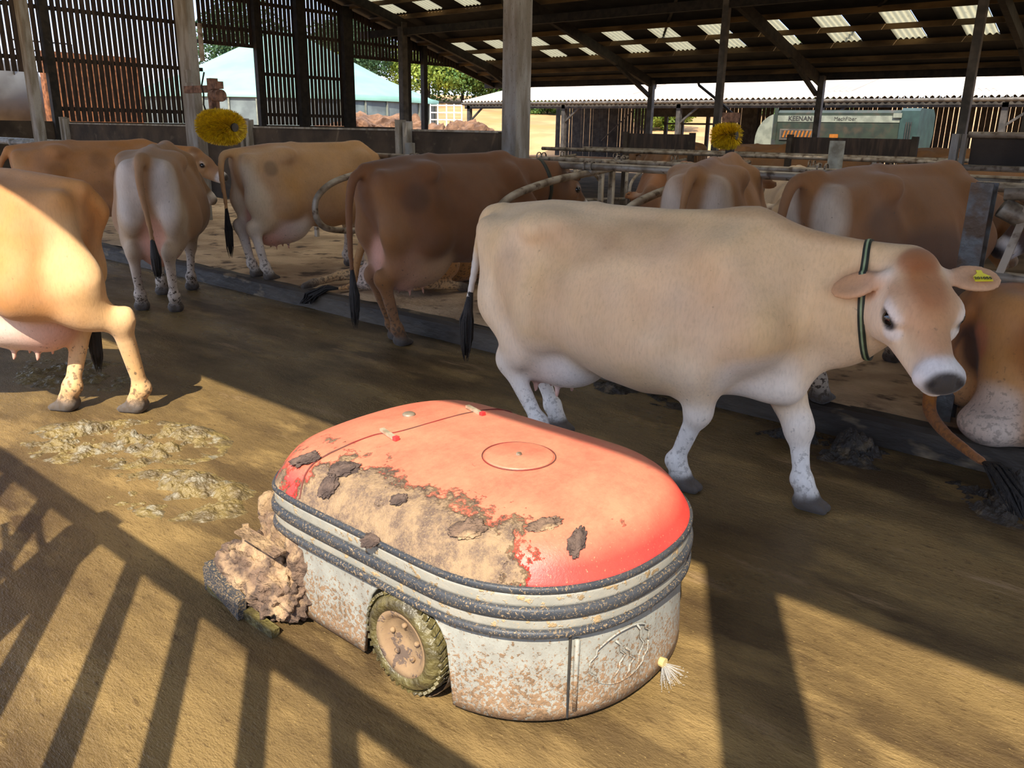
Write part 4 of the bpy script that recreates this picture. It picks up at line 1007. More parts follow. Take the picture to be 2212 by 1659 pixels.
# torso tables: x, top, bottom, half width, taper towards the top
TORSO = [(-.80, 1.17, 1.02, .05, .0), (-.76, 1.20, .90, .12, .0), (-.68, 1.225, .74, .185, .0), (-.56, 1.25, .64, .225, .02), (-.44, 1.272, .59, .255, .06), (-.32, 1.272, .565, .275, .12), (-.18, 1.255, .52, .305, .2), (0, 1.245, .47, .335, .26), (.18, 1.245, .45, .335, .3), (.34, 1.25, .47, .31, .34), (.46, 1.265, .52, .27, .38), (.56, 1.265, .57, .235, .4), (.66, 1.21, .61, .20, .3), (.75, 1.10, .66, .15, .1), (.80, .98, .74, .08, 0)]
HIND = (-.52, .16, 0); FORE = (.50, .14, 0)
def rotm(yaw=0, pit=0, rol=0):
    """columns: forward, left, up of a frame; pitch > 0 points forward downwards"""
    R_ = Matrix.Rotation(yaw, 3, 'Z') @ Matrix.Rotation(pit, 3, 'Y') @ Matrix.Rotation(rol, 3, 'X'); return np.array(R_)
def hoof(f, p, yaw=0, col=GREY, z0=0):
    c_, s_ = cos(yaw), sin(yaw)
    for sy in (-.021, .021):
        a = (p[0] - .03 * c_ - sy * s_, p[1] - .03 * s_ + sy * c_, z0 + .038); b = (p[0] + .068 * c_ - sy * s_, p[1] + .068 * s_ + sy * c_, z0 + .018)
        f.cone(a, b, .044, .022, .012, col)
    f.cone((p[0] - .05 * c_, p[1] - .05 * s_, z0 + .085), (p[0] - .062 * c_, p[1] - .062 * s_, z0 + .07), .014, .010, .012, col)
def add_head(f, fr, ears=((.06, 0), (.06, 0)), nose=BLACK, rs=1.0, mouth=True):
    q_ = lambda c_: ((c_[0] if c_[0] < .16 else .16 + (c_[0] - .16) * .88), c_[1], c_[2])
    E = lambda c_, r_, k, col, rot=None, sub=False: f.ell(tuple(x * rs for x in q_(c_)), tuple(x * rs for x in r_), k, col, rot, fr, sub)
    K = lambda a, b, ra, rb, k, col, sc=None, sub=False: f.cone(tuple(x * rs for x in q_(a)), tuple(x * rs for x in q_(b)), ra * rs, rb * rs, k, col, sc, fr, sub)
    E((.05, 0, -.075), (.115, .098, .095), .04, FAWN)                    # cranium
    E((.0, 0, .0), (.05, .055, .035), .04, DFAWN)                       # poll
    E((.13, 0, -.035), (.12, .108, .06), .03, DFAWN)                     # forehead
    K((.16, 0, -.075), (.40, 0, -.085), .088, .056, .04, FAWN, (1, .86, 1))          # bridge of the face
    K((.17, 0, -.05), (.40, 0, -.062), .05, .038, .03, DFAWN)
    K((.14, .045, -.155), (.37, .022, -.135), .07, .042, .045, CREAM); K((.14, -.045, -.155), (.37, -.022, -.135), .07, .042, .045, CREAM)
    E((.440, 0, -.088), (.058, .084, .060), .03, WHITE)                  # muzzle
    E((.470, 0, -.078), (.036, .064, .044), .02, nose)
    E((.43, 0, -.142), (.05, .048, .026), .014, WHITE)                   # chin
    for s_ in (-1, 1):
        E((.165, s_ * .100, -.050), (.052, .032, .034), .03, CREAM)       # brow over the eye
        E((.178, s_ * .098, -.108), (.06, .030, .045), .03, CREAM)
        E((.09, s_ * .084, -.155), (.10, .055, .095), .04, CREAM)           # cheek
        E((.180, s_ * .132, -.070), (.034, .022, .023), .012, BLACK, None, True)
        E((.502, s_ * .044, -.056), (.024, .017, .017), .008, BLACK, None, True)  # nostril
        E((.47, s_ * .050, -.062), (.028, .016, .02), .012, nose)
        er, ez = ears[0 if s_ > 0 else 1]
        # ear: stalk and a dished leaf
        R_ = np.array(Matrix.Rotation(s_ * (pi / 2 - .1 + er), 3, 'Z') @ Matrix.Rotation(ez, 3, 'Y')) 
        o = np.array((.015 * rs, s_ * .085 * rs, -.045 * rs)); fr2 = (fr[0] @ R_, fr[1] + fr[0] @ o)
        f.cone((0, 0, 0), (.06 * rs, 0, .0), .026 * rs, .022 * rs, .02, WHITE, None, fr2)
        f.ell((.112 * rs, 0, 0), (.088 * rs, .060 * rs, .019 * rs), .014, FAWN, None, fr2)
        f.ell((.118 * rs, .0, .020 * rs), (.068 * rs, .042 * rs, .014 * rs), .01, FAWN, None, fr2, True)
    if mouth: E((.45, 0, -.125), (.07, .09, .004), .006, WHITE, None, True)
def make_cow(name, loc, yaw, pal, label, hz=0.0, torso=TORSO, head=None, neck=None, legs=None, tail=None, udder=1.0, vox=.016, blobs=(), sx=1.0, sz=1.0, group='jersey cows in the barn', m=None, collar=None, eyes=True, wide=1.0, hooks=1.0, tuft=True, bed=(0, 0, 0, 0), ears=((.06, 0), (.06, 0)), neckr=(.2, .165, .135), coll2=False, uc=(CREAM, PINK), legc=WHITE, hs=1.0):
    """local frame: x forward, y left, z up. legs: HL, HR, FL, FR = hoof positions (x, y) or (x, y, z)"""
    root = empty(name, loc, yaw); tag(root, label, 'cow', group)
    blobs = [(tuple(v * hs for v in b_[0]), tuple(v * hs for v in b_[1])) + tuple(b_[2:]) if len(b_) > 4 else b_ for b_ in blobs]
    f = Field(); T = [(x * sx, t_ * sz, b_ * sz, w_ * wide, e_) for x, t_, b_, w_, e_ in torso]; f.loft(T, .05, FAWN)
    X = lambda x: x * sx; Z = lambda z: z * sz
    f.cone((X(-.78), 0, Z(1.19)), (X(-.2), 0, Z(1.245)), .045, .04, .05, FAWN); f.cone((X(-.2), 0, Z(1.245)), (X(.55), 0, Z(1.25)), .04, .05, .05, FAWN)
    for s_ in (-1, 1):
        f.ell((X(-.36), s_ * (.185 + .025 * (hooks - 1)) * wide, Z(1.185)), (.10, .055, .05), .12, FAWN)          # hook bone
        f.ell((X(-.735), s_ * .125, Z(1.135)), (.05, .045, .05), .06, FAWN)                       # pin bone
        f.cone((X(-.36), s_ * .22, Z(1.16)), (X(-.70), s_ * .12, Z(1.12)), .04, .04, .05, FAWN)
        f.ell((X(-.21), s_ * .305 * wide, Z(1.10)), (.075, .06, .10), .10, FAWN, None, None, True)  # hollow of the flank
        f.ell((X(-.52), s_ * .30 * wide, Z(1.12)), (.07, .05, .07), .08, FAWN, None, None, True)
        f.cone((X(.50), s_ * .14, Z(1.12)), (X(.66), s_ * .15, Z(.84)), .10, .115, .10, FAWN)       # shoulder
        f.ell((X(.30), s_ * .34 * wide, Z(.98)), (.05, .05, .16), .09, FAWN, None, None, True)
    HB = []
    if legs is None: legs = [(-.50, .16), (-.56, -.16), (.52, .14), (.50, -.14)]
    for i in (0, 1):
        L_ = legs[i]; s_ = 1 if i == 0 else -1
        if L_ is None: continue
        hx, hy = L_[0], L_[1]; hz_ = bed[i]; dx = hx - (-.52); HB.append(((hx + .01, hy, hz_ + .015), (.14, .10, .06), pal[GREY], 1))
        st = np.array((X(-.34) + (.5 if dx < 0 else .12) * dx, s_ * .21 * wide, Z(.72))); hk = np.array((X(-.68) + .62 * dx, hy * .85 + s_ * .02, .49 + hz_ * .7 + .04 * abs(dx)))
        if len(L_) > 2: hk = np.array(L_[2])
        ft = np.array((hx - .055, hy, .135 + hz_))
        f.cone((X(-.56), s_ * .13, Z(1.03)), st, .14, .135, .07, FAWN, (1, .8, 1))
        f.cone((X(-.70), s_ * .12, Z(1.06)), (X(-.62) + .45 * min(dx, 0), s_ * .15, Z(.74)), .085, .10, .06, CREAM, (1, .8, 1))
        f.cone(st, (st * .45 + hk * .55), .15, .095, .08, FAWN, (1, .7, 1)); f.cone((X(-.62) + .45 * min(dx, 0), s_ * .15, Z(.76)), (st * .3 + hk * .7), .13, .075, .07, CREAM, (1, .65, 1))
        f.cone((st * .45 + hk * .55), hk, .092, .060, .05, CREAM, (1, .75, 1)); f.ell(hk + (-.04, 0, .03), (.04, .034, .055), .035, CREAM)
        f.cone(hk, ft, .056, .038, .04, legc, (1, .8, 1)); f.ell(ft, (.052, .046, .05), .03, legc); f.cone(ft, (hx - .01, hy, .06 + hz_), .044, .046, .02, legc); hoof(f, (hx, hy), 0, GREY, hz_)
    for i in (2, 3):
        L_ = legs[i]; s_ = 1 if i == 2 else -1
        if L_ is None: continue
        hx, hy = L_[0], L_[1]; hz_ = bed[i]; dx = hx - .50; HB.append(((hx + .01, hy, hz_ + .015), (.14, .10, .06), pal[GREY], 1))
        el = np.array((X(.47) + .36 * dx, s_ * .155 * wide, Z(.67))); kn = np.array((X(.50) + .5 * dx, (hy * .7 + s_ * .045), .40 + hz_))
        if len(L_) > 2: kn = np.array(L_[2])
        ft = np.array((hx - .05, hy, .125 + hz_))
        f.cone((X(.66), s_ * .15, Z(.84)), el, .12, .105, .08, FAWN); f.cone(el, kn, .125, .060, .08, (CREAM if legc == WHITE else FAWN), (1, .85, 1))
        f.ell(kn, (.056, .050, .08), .04, legc); f.cone(kn, ft, .048, .036, .03, legc, (1, .85, 1)); f.ell(ft, (.05, .046, .046), .03, legc); f.cone(ft, (hx - .01, hy, .06 + hz_), .042, .048, .02, legc); hoof(f, (hx, hy), 0, GREY, hz_)
    # neck and brisket
    f.ell((X(.70), 0, Z(.64)), (.13, .085, .13), .08, CREAM)
    f.cone((X(.46), 0, Z(.56)), (X(.74), 0, Z(.58)), .07, .07, .06, WHITE)
    hp = None
    if head is not None:
        hp = np.array(head[0]); fr = (rotm(*head[1]), hp)
        base = np.array((X(.58), 0, Z(1.03))); sh = hp - fr[0] @ np.array((-.02, 0, .10)) * hs
        mid = np.array(neck) if neck is not None else (base + sh) / 2 + np.array((0, 0, -.02))
        f.cone(base, mid, neckr[0], neckr[1], .09, FAWN, (1, .62, 1)); f.cone(mid, sh, neckr[1], neckr[2], .06, FAWN, (1, .68, 1))
        thr = hp + fr[0] @ np.array((.08, 0, -.19)) * hs
        f.cone((X(.76), 0, Z(.70)), mid + (0, 0, -.14), .085, .065, .07, CREAM, (1, .6, 1)); f.cone(mid + (0, 0, -.14), thr, .065, .05, .06, CREAM, (1, .7, 1))
        f.cone(np.array((X(.50), 0, Z(1.20))), hp + fr[0] @ np.array((-.06, 0, -.05)) * hs, .06, .05, .07, FAWN, (1, .7, 1))
        add_head(f, fr, ears, rs=hs)
    if udder:
        u = udder
        f.ell((X(-.32), 0, Z(.58)), (.21 * u, .165 * u, .19 * u), .05, WHITE); f.ell((X(-.48), 0, Z(.58)), (.15 * u, .145 * u, .20 * u), .05, PINK); f.ell((X(-.38), .0, Z(.50)), (.18 * u, .14 * u, .11 * u), .04, PINK)
        f.ell((X(-.56), 0, Z(.72)), (.09, .11, .16), .05, CREAM)
        zt_ = Z(.58) - .185 * u
        for tx in (-.33, -.46):
            for s_ in (-1, 1): f.cone((X(tx), s_ * .06, zt_ + .02), (X(tx) + .004, s_ * .065, zt_ - .045), .017, .012, .012, PINK)
        f.cone((X(-.2), .05, Z(.565)), (X(.12), .07, Z(.47)), .03, .022, .04, CREAM)
    TL = None
    if tail is not None:
        tp = catmull(tail, 4); rs_ = [.042 + (.013 - .042) * (i / (len(tp) - 1)) ** .6 for i in range(len(tp))]
        f.chain([tuple(p) for p in tp], rs_, .02, FAWN); TL = tp
    body = fieldmesh(f, vox, 'body', m or m_coat, root, pal, list(blobs) + HB, 2, min(bed) if bed else 0)
    if TL is not None and tuft:
        e0, e1 = TL[-2], TL[-1]; d = (e1 - e0).normalized(); L_ = tuft if isinstance(tuft, float) else .30; rnd = random.Random(5); q = MB()
        dn_ = Vector((0, 0, -1)) if not isinstance(tuft, tuple) else Vector(tuft[1]); 
        if isinstance(tuft, tuple): L_ = tuft[0]
        q.tube([e1 - d * .07, e1 + (d + dn_) * .5 * L_ * .3, e1 + (d * .3 + dn_).normalized() * L_ * .7, e1 + (d * .3 + dn_).normalized() * L_], [.014, .034, .03, .006], 10)
        for k in range(46):
            a = rnd.uniform(0, 2 * pi); r_ = rnd.uniform(.012, .04); o_ = Vector((cos(a) * r_, sin(a) * r_, rnd.uniform(-.01, .01))); e_ = L_ * rnd.uniform(.75, 1.12)
            q.tube([e1 - d * rnd.uniform(0, .05), e1 + (d + dn_) * .5 * L_ * .35 + o_, e1 + (d * .3 + dn_).normalized() * e_ * .75 + o_ * .9, e1 + (d * .3 + dn_).normalized() * e_ + o_ * .4], [.005, .006, .005, .001], 4)
        q.build('tail_switch', m_tuft, root, True)
    if head is not None and eyes:
        for s_ in (-1, 1):
            p = hp + fr[0] @ np.array((.178, s_ * .105, -.066)) * hs
            bm_ = MB().blob((0, 0, 0), .031 * hs, 0, 3); e_ = bm_.build('eye', m_eye, root, True); e_.location = p
    return root, (fr if head is not None else None), f
# ---------------- the herd ----------------
Wh = lin(232, 226, 220); Bk = lin(40, 36, 36); Dk = lin(110, 78, 52)
def collar_on(root, centre, axis, r=.3, wdt=.014, name='collar', m=m_strap, stripe=True):
    """strap wrapped tight around the neck: rays from the middle of the neck out to the skin"""
    from mathutils.bvhtree import BVHTree
    body = [c for c in root.children if c.name.startswith('body')][0]
    bv = BVHTree.FromPolygons([v.co for v in body.data.vertices], [p.vertices for p in body.data.polygons])
    ax = Vector(axis).normalized(); a = ax.cross(Vector((0, 0, 1))).normalized(); b_ = ax.cross(a); c_ = Vector(centre); pts = []
    for k in range(64):
        d = a * cos(2 * pi * k / 64) + b_ * sin(2 * pi * k / 64); h = bv.ray_cast(c_, d, .5); L_ = (h[0] - c_).length if h[0] is not None else r
        pts.append((c_, d, min(L_, .34)))
    Ls = [p[2] for p in pts]
    for _ in range(4): Ls = [(Ls[k - 1] + Ls[k] * 2 + Ls[(k + 1) % 64]) / 4 for k in range(64)]
    def ring(w0, w1, o, th): return [[p[0] + p[1] * (max(l, p[2]) + oo) + ax * ww for p, l in zip(pts, Ls)] for ww, oo in ((w0, o - .003), (w0, o + th), (w1, o + th), (w1, o - .003))]
    mb = MB(); R_ = ring(-wdt, wdt, .002, .005); R_.append(R_[0]); mb.rings(R_); cl = mb.build(name, m, root, True)
    if stripe: mb = MB(); R_ = ring(-wdt * .3, wdt * .3, .004, .005); R_.append(R_[0]); mb.rings(R_).build('stripe', m_strap2, cl, True)
    return cl, pts, Ls
def ear_frame(fr, s_, er, ez, rs=1.0):
    R_ = np.array(Matrix.Rotation(s_ * (pi / 2 - .1 + er), 3, 'Z') @ Matrix.Rotation(ez, 3, 'Y')); return fr[0] @ R_, fr[1] + fr[0] @ np.array((.015 * rs, s_ * .085 * rs, -.045 * rs))

# 1. the large fawn cow walking past the robot, looking at the camera
HS = 1.07; MH = ((1.272, -.055, 1.150), (radians(-50), radians(40), radians(4)))
frh = (rotm(*MH[1]), np.array(MH[0]))
hb = []
for s_ in (-1, 1):
    hb += [((.165, s_ * .10, -.045), (.055, .04, .028), Wh, .8, frh), ((.215, s_ * .095, -.10), (.03, .04, .03), Wh, .7, frh), ((.180, s_ * .118, -.068), (.048, .03, .029), Bk, 1, frh), ((.10, s_ * .10, -.13), (.09, .05, .08), lin(232, 206, 176), .6, frh)]
for s_, e1_, e2_ in ((1, -.10, -.05), (-1, .25, .55)): hb.append(((.118, 0, .0), (.10, .075, .05), lin(196, 146, 106), .85, ear_frame(frh, s_, e1_, e2_)))
hb += [((.408, 0, -.085), (.05, .10, .10), Wh, 1, frh), ((.470, 0, -.055), (.052, .070, .050), lin(62, 56, 50), 1, frh), ((.468, .044, -.056), (.02, .014, .014), Bk, 1, frh), ((.468, -.044, -.056), (.02, .014, .014), Bk, 1, frh), ((.1, 0, .01), (.13, .06, .05), lin(170, 108, 64), .8, frh), ((.0, 0, .02), (.06, .07, .05), lin(150, 92, 56), .7, frh), ((.26, 0, -.03), (.12, .05, .05), lin(196, 140, 92), .7, frh),
       ((.41, 0, -.135), (.07, .07, .03), Wh, .9, frh)]
hb += [((-1.0, -.04, .78), (.08, .08, .18), lin(216, 210, 200), .9)]
hb += [((x_, -.25, z_), (rx_, .25, rz_), lin(*c_), .35) for x_, z_, rx_, rz_, c_ in ((-.15, 1.1, .2, .1, (172, 134, 98)), (.15, 1.16, .22, .1, (168, 130, 94)), (-.5, 1.0, .12, .14, (226, 194, 158)), (.35, 1.0, .16, .2, (222, 190, 156)), (-.55, .85, .1, .2, (186, 150, 114)), (.05, .62, .35, .12, (196, 162, 126)), (-.25, .8, .1, .22, (188, 150, 110)), (.6, .85, .16, .2, (216, 178, 142)), (.45, .62, .1, .1, (230, 206, 176)))]
hb += [((.55, -.05, 1.32), (.35, .12, .05), lin(170, 128, 90), .45), ((.95, -.0, 1.26), (.3, .1, .07), lin(176, 130, 92), .5), ((.75, -.16, .62), (.2, .12, .14), lin(238, 224, 206), .8), ((-.56, -.22, .35), (.16, .12, .14), lin(226, 214, 200), .6), ((.0, -.35, .8), (.5, .1, .25), lin(214, 176, 138), .3), ((-.40, -.2, .55), (.2, .12, .2), lin(232, 208, 190), .5)]
MT = [(x, t_ * 1.015 + (.02 if .2 < x < .6 else 0), b_ - (.03 if -.2 < x < .4 else 0), w_, e_) for x, t_, b_, w_, e_ in TORSO]
cm, fr, _ = make_cow('dairy_cow', (-2.1, 3.33, 0), 0, PAL((226, 194, 150), (180, 120, 74), (240, 234, 226), (236, 208, 172)),
    'large pale fawn cow walking past the robot, facing the camera with a yellow ear tag', torso=MT, sx=1.1, sz=.98, vox=.0105,
    head=MH, neck=(.99, .06, .93), neckr=(.25, .20, .12), legs=[(-.48, .13), (-.36, -.14, (-.60, -.17, .43)), (.95, .10, (.86, .09, .37)), (.42, -.09, (.48, -.12, .41))], udder=1.32, wide=1.0, hooks=.8,
    tail=[(-.80, 0, 1.19), (-.91, -.01, 1.16), (-.955, -.02, 1.02), (-.985, -.03, .85), (-1.01, -.05, .68)], tuft=.31, blobs=hb, ears=((-.10, -.05), (.25, .55)), hs=HS, m=m_coatc)
collar_on(cm, (1.09, .05, .985), (.93, .1, .10), wdt=.013)
ef = ear_frame(fr, 1, -.10, -.05, HS); em = Matrix([list(r_) for r_ in ef[0]]).to_4x4(); em.translation = Vector(ef[1])
tg = MB().add([(-.026, -.032, 0), (.028, -.030, 0), (.026, -.004, 0), (.009, .012, 0), (.008, .028, 0), (-.008, .028, 0), (-.009, .012, 0), (-.025, -.006, 0)] , [tuple(range(8))])
tg.v += [(x, y, -.002) for x, y, z in tg.v]; tg.f += [tuple(range(15, 7, -1))] + [(k, k + 8, (k + 1) % 8 + 8, (k + 1) % 8) for k in range(8)]
tgo = tg.build('ear_tag', m_tagy, cm); tgo.matrix_local = em @ Matrix.Translation((.135, -.004, .026)) @ Matrix.Rotation(pi + .12, 4, 'Z') @ Matrix.Rotation(pi, 4, 'Z') @ Matrix.Rotation(-.25, 4, 'X') @ Matrix.Scale(1.15, 4)
text('201055', .0175, (.0005, -.018, .0018), (0, 0, 0), m_blk, tgo, .0004, .0003)

def dark_patches(f, seed, n=6, col=(96, 64, 42)):
    r_ = random.Random(seed); return [((r_.uniform(-.6, .3), sgn * .28, r_.uniform(.75, 1.15)), (r_.uniform(.06, .18), .15, r_.uniform(.05, .14)), lin(*col), r_.uniform(.3, .55)) for k in range(n) for sgn in (-1, 1)]
def head_blobs(h, nosec=(50, 44, 42)):
    f_ = (rotm(*h[1]), np.array(h[0])); o = []
    for s_ in (-1, 1): o += [((.178, s_ * .112, -.072), (.034, .026, .022), Bk, 1, f_), ((.165, s_ * .10, -.045), (.04, .03, .02), Wh, .6, f_)]
    return o + [((.39, 0, -.09), (.05, .09, .09), Wh, .9, f_), ((.465, 0, -.06), (.045, .062, .045), lin(*nosec), 1, f_), ((.0, 0, .0), (.06, .12, .05), Dk, .5, f_)]
def simple_collar(root, c_, ax): return collar_on(root, c_, ax, wdt=.02, m=m_strap, stripe=False)

# 2. sunlit cow cut by the left edge
LL = [(x, t_, b_, w_, e_) for x, t_, b_, w_, e_ in TORSO]
make_cow('dairy_cow', (-5.30, 1.42, 0), radians(216), PAL((190, 134, 80), (138, 88, 50), (226, 206, 176), (214, 170, 118)), 'golden fawn cow cut off by the left edge, sunlight on its flank and hind leg', vox=.013,
    head=((1.25, 0, 1.15), (0, radians(40), 0)), legs=[(-.88, -.06, (-.93, .06, .53)), (-.50, -.04, (-.62, -.12, .50)), (.5, .14), (.3, -.14)], tail=[(-.78, -.03, 1.17), (-.83, -.08, 1.08), (-.76, -.12, .95), (-.66, -.16, .7), (-.62, -.2, .5)], udder=1.2, uc=(WHITE, PINK), legc=CREAM, hooks=1.15,
    blobs=[((-.35, .1, .55), (.22, .16, .16), lin(232, 198, 180), .6)])[0].scale = (1.06, 1.06, 1.06)

# 3. rear view cow in the passage
hC = ((1.24, -.06, 1.10), (radians(-75), radians(48), 0))
o = make_cow('dairy_cow', (-7.5, 3.8, 0), radians(145), PAL((158, 120, 84), (104, 76, 54), (196, 180, 164), (184, 160, 132)), 'pale cow seen from behind on the left, white legs and pink udder between them', vox=.014,
    head=hC, legs=[(-.43, .175), (-.54, -.095), (.225, .11), (.41, -.12)], tail=[(-.76, 0, 1.21), (-.84, .01, 1.19), (-.875, .02, 1.06), (-.86, .01, .9), (-.845, -.01, .72), (-.83, -.02, .55)], tuft=.22, udder=1.15, wide=1.02,
    blobs=[((-.74, s_ * .13, .95), (.12, .10, .28), lin(214, 202, 190), .85) for s_ in (-1, 1)] + [((-.66, 0, .62), (.12, .10, .15), lin(206, 150, 128), .6)] + head_blobs(hC), m=m_coatd)[0]; o.scale = (1.1, 1.1, 1.1)
# 4. cow standing behind it, head to the right
hD = ((1.12, -.02, 1.17), (radians(-40), radians(32), 0))
o = make_cow('dairy_cow', (-10.5, 4.5, 0), radians(75), PAL((176, 124, 78), (122, 84, 50), (212, 198, 180), (174, 134, 92)), 'brown cow in the back left, buckled collar, head right below the yellow brush', vox=.017,
    head=hD, legs=None, tail=[(-.8, 0, 1.18), (-.9, 0, 1.0), (-.9, 0, .7)], udder=1, hooks=1.3, blobs=dark_patches(0, 3, 5, (120, 82, 52)) + head_blobs(hD))[0]; o.scale = (1.08, 1.08, 1.08)
simple_collar(o, (.93, -.01, 1.06), (.8, -.1, .3))
MB().box((.93, -.16, 1.1), (.04, .03, .06)).build('collar_buckle', m_conc, o)
# 5. light cow in the cubicle
hA = ((1.15, 0, .98), (radians(-10), radians(50), 0))
make_cow('dairy_cow', (-7.06, 5.15, .155), radians(83), PAL((190, 146, 98), (132, 94, 60), (222, 212, 200), (206, 184, 152)), 'light fawn bony cow standing in the cubicle behind the curved divider, white udder in view', vox=.015,
    head=hA, legs=[(-.60, .10), (-.58, -.15), (.5, .14), (.5, -.14)], tail=[(-.78, 0, 1.19), (-.90, .0, 1.17), (-.93, .0, 1.0), (-.91, .01, .8), (-.9, .02, .62)], tuft=.36, udder=1.38, wide=.94, hooks=1.6,
    blobs=[((-.4, -.1, .6), (.22, .14, .2), lin(234, 214, 202), .7), ((-.55, -.24, 1.06), (.07, .08, .07), lin(120, 96, 66), .6), ((-.6, 0, 1.28), (.2, .1, .05), lin(150, 100, 62), .5)] + head_blobs(hA))
# 6. dark brown cow, hind feet in the passage
hB = ((1.33, -.02, 1.17), (radians(-14), radians(42), 0))
o = make_cow('dairy_cow', (-4.64, 4.68, .1), radians(87), PAL((118, 78, 48), (84, 54, 36), (180, 150, 118), (142, 100, 64)), 'dark brown cow between the two curved dividers, hind feet down in the wet passage', vox=.014,
    head=hB, legs=[(-.46, .12), (-.54, -.05), (.62, .15), (.60, -.13)], bed=(-.1, -.1, .055, .055), tail=[(-.78, 0, 1.2), (-.90, .0, 1.16), (-.95, .0, 1.0), (-.96, .0, .8), (-.95, .01, .62), (-.94, .01, .45)], tuft=.33, udder=1.42, hooks=1.3, sx=1.04, sz=1.02, legc=CREAM, uc=(CREAM, CREAM),
    blobs=[((-.40, -.1, .55), (.24, .14, .22), lin(196, 158, 120), .7), ((-.55, -.24, 1.02), (.12, .1, .10), lin(84, 58, 40), .55), ((-.3, -.26, .95), (.1, .1, .14), lin(92, 62, 42), .4), ((-.5, 0, 1.28), (.3, .16, .06), lin(100, 66, 42), .6)] + head_blobs(hB))[0]
simple_collar(o, (1.08, -.01, 1.03), (.8, 0, .2))
# 7. pale rear view cow in cubicle
make_cow('dairy_cow', (-2.74, 5.40, .155), radians(107), PAL((160, 114, 72), (112, 78, 50), (206, 194, 180), (182, 150, 114)), 'tan cow seen from behind in the middle cubicle, tail hanging between white buttocks', vox=.017,
    head=((1.2, 0, 1.1), (0, radians(45), 0)), tail=[(-.7, 0, 1.22), (-.84, .01, 1.2), (-.89, .03, 1.05), (-.88, .05, .8), (-.88, .05, .5)], udder=1, hooks=1.6, m=m_coatd,
    blobs=[((-.72, s_ * .14, .95), (.12, .10, .25), lin(214, 196, 176), .8) for s_ in (-1, 1)] + [((-.55, 0, 1.27), (.25, .07, .06), lin(130, 88, 56), .7)])[0].scale = (1.0, 1.0, 1.0)
# 8. brown cow behind the large one
make_cow('dairy_cow', (-1.50, 5.2, .155), radians(74), PAL((134, 92, 56), (86, 58, 38), (186, 170, 150), (140, 100, 64)), 'brown cow with dirty flanks standing behind the back of the large fawn cow', vox=.015,
    head=((1.25, 0, 1.0), (0, radians(50), 0)), legs=[(-.5, .16), (-.66, -.16), (.5, .14), (.5, -.14)], tail=[(-.72, 0, 1.23), (-.86, .04, 1.2), (-.92, .05, 1.04), (-.92, .05, .8), (-.9, .05, .5)], udder=1, hooks=1.2, m=m_coatd, sx=1.0,
    blobs=[((-.74, s_ * .12, 1.0), (.10, .09, .2), lin(196, 178, 156), .85) for s_ in (-1, 1)] + [((-.1, -.32, .75), (.6, .12, .22), lin(84, 58, 42), .75), ((-.45, -.24, .98), (.15, .12, .12), lin(92, 66, 48), .6)])[0].scale = (1.0, 1.0, 1.0)
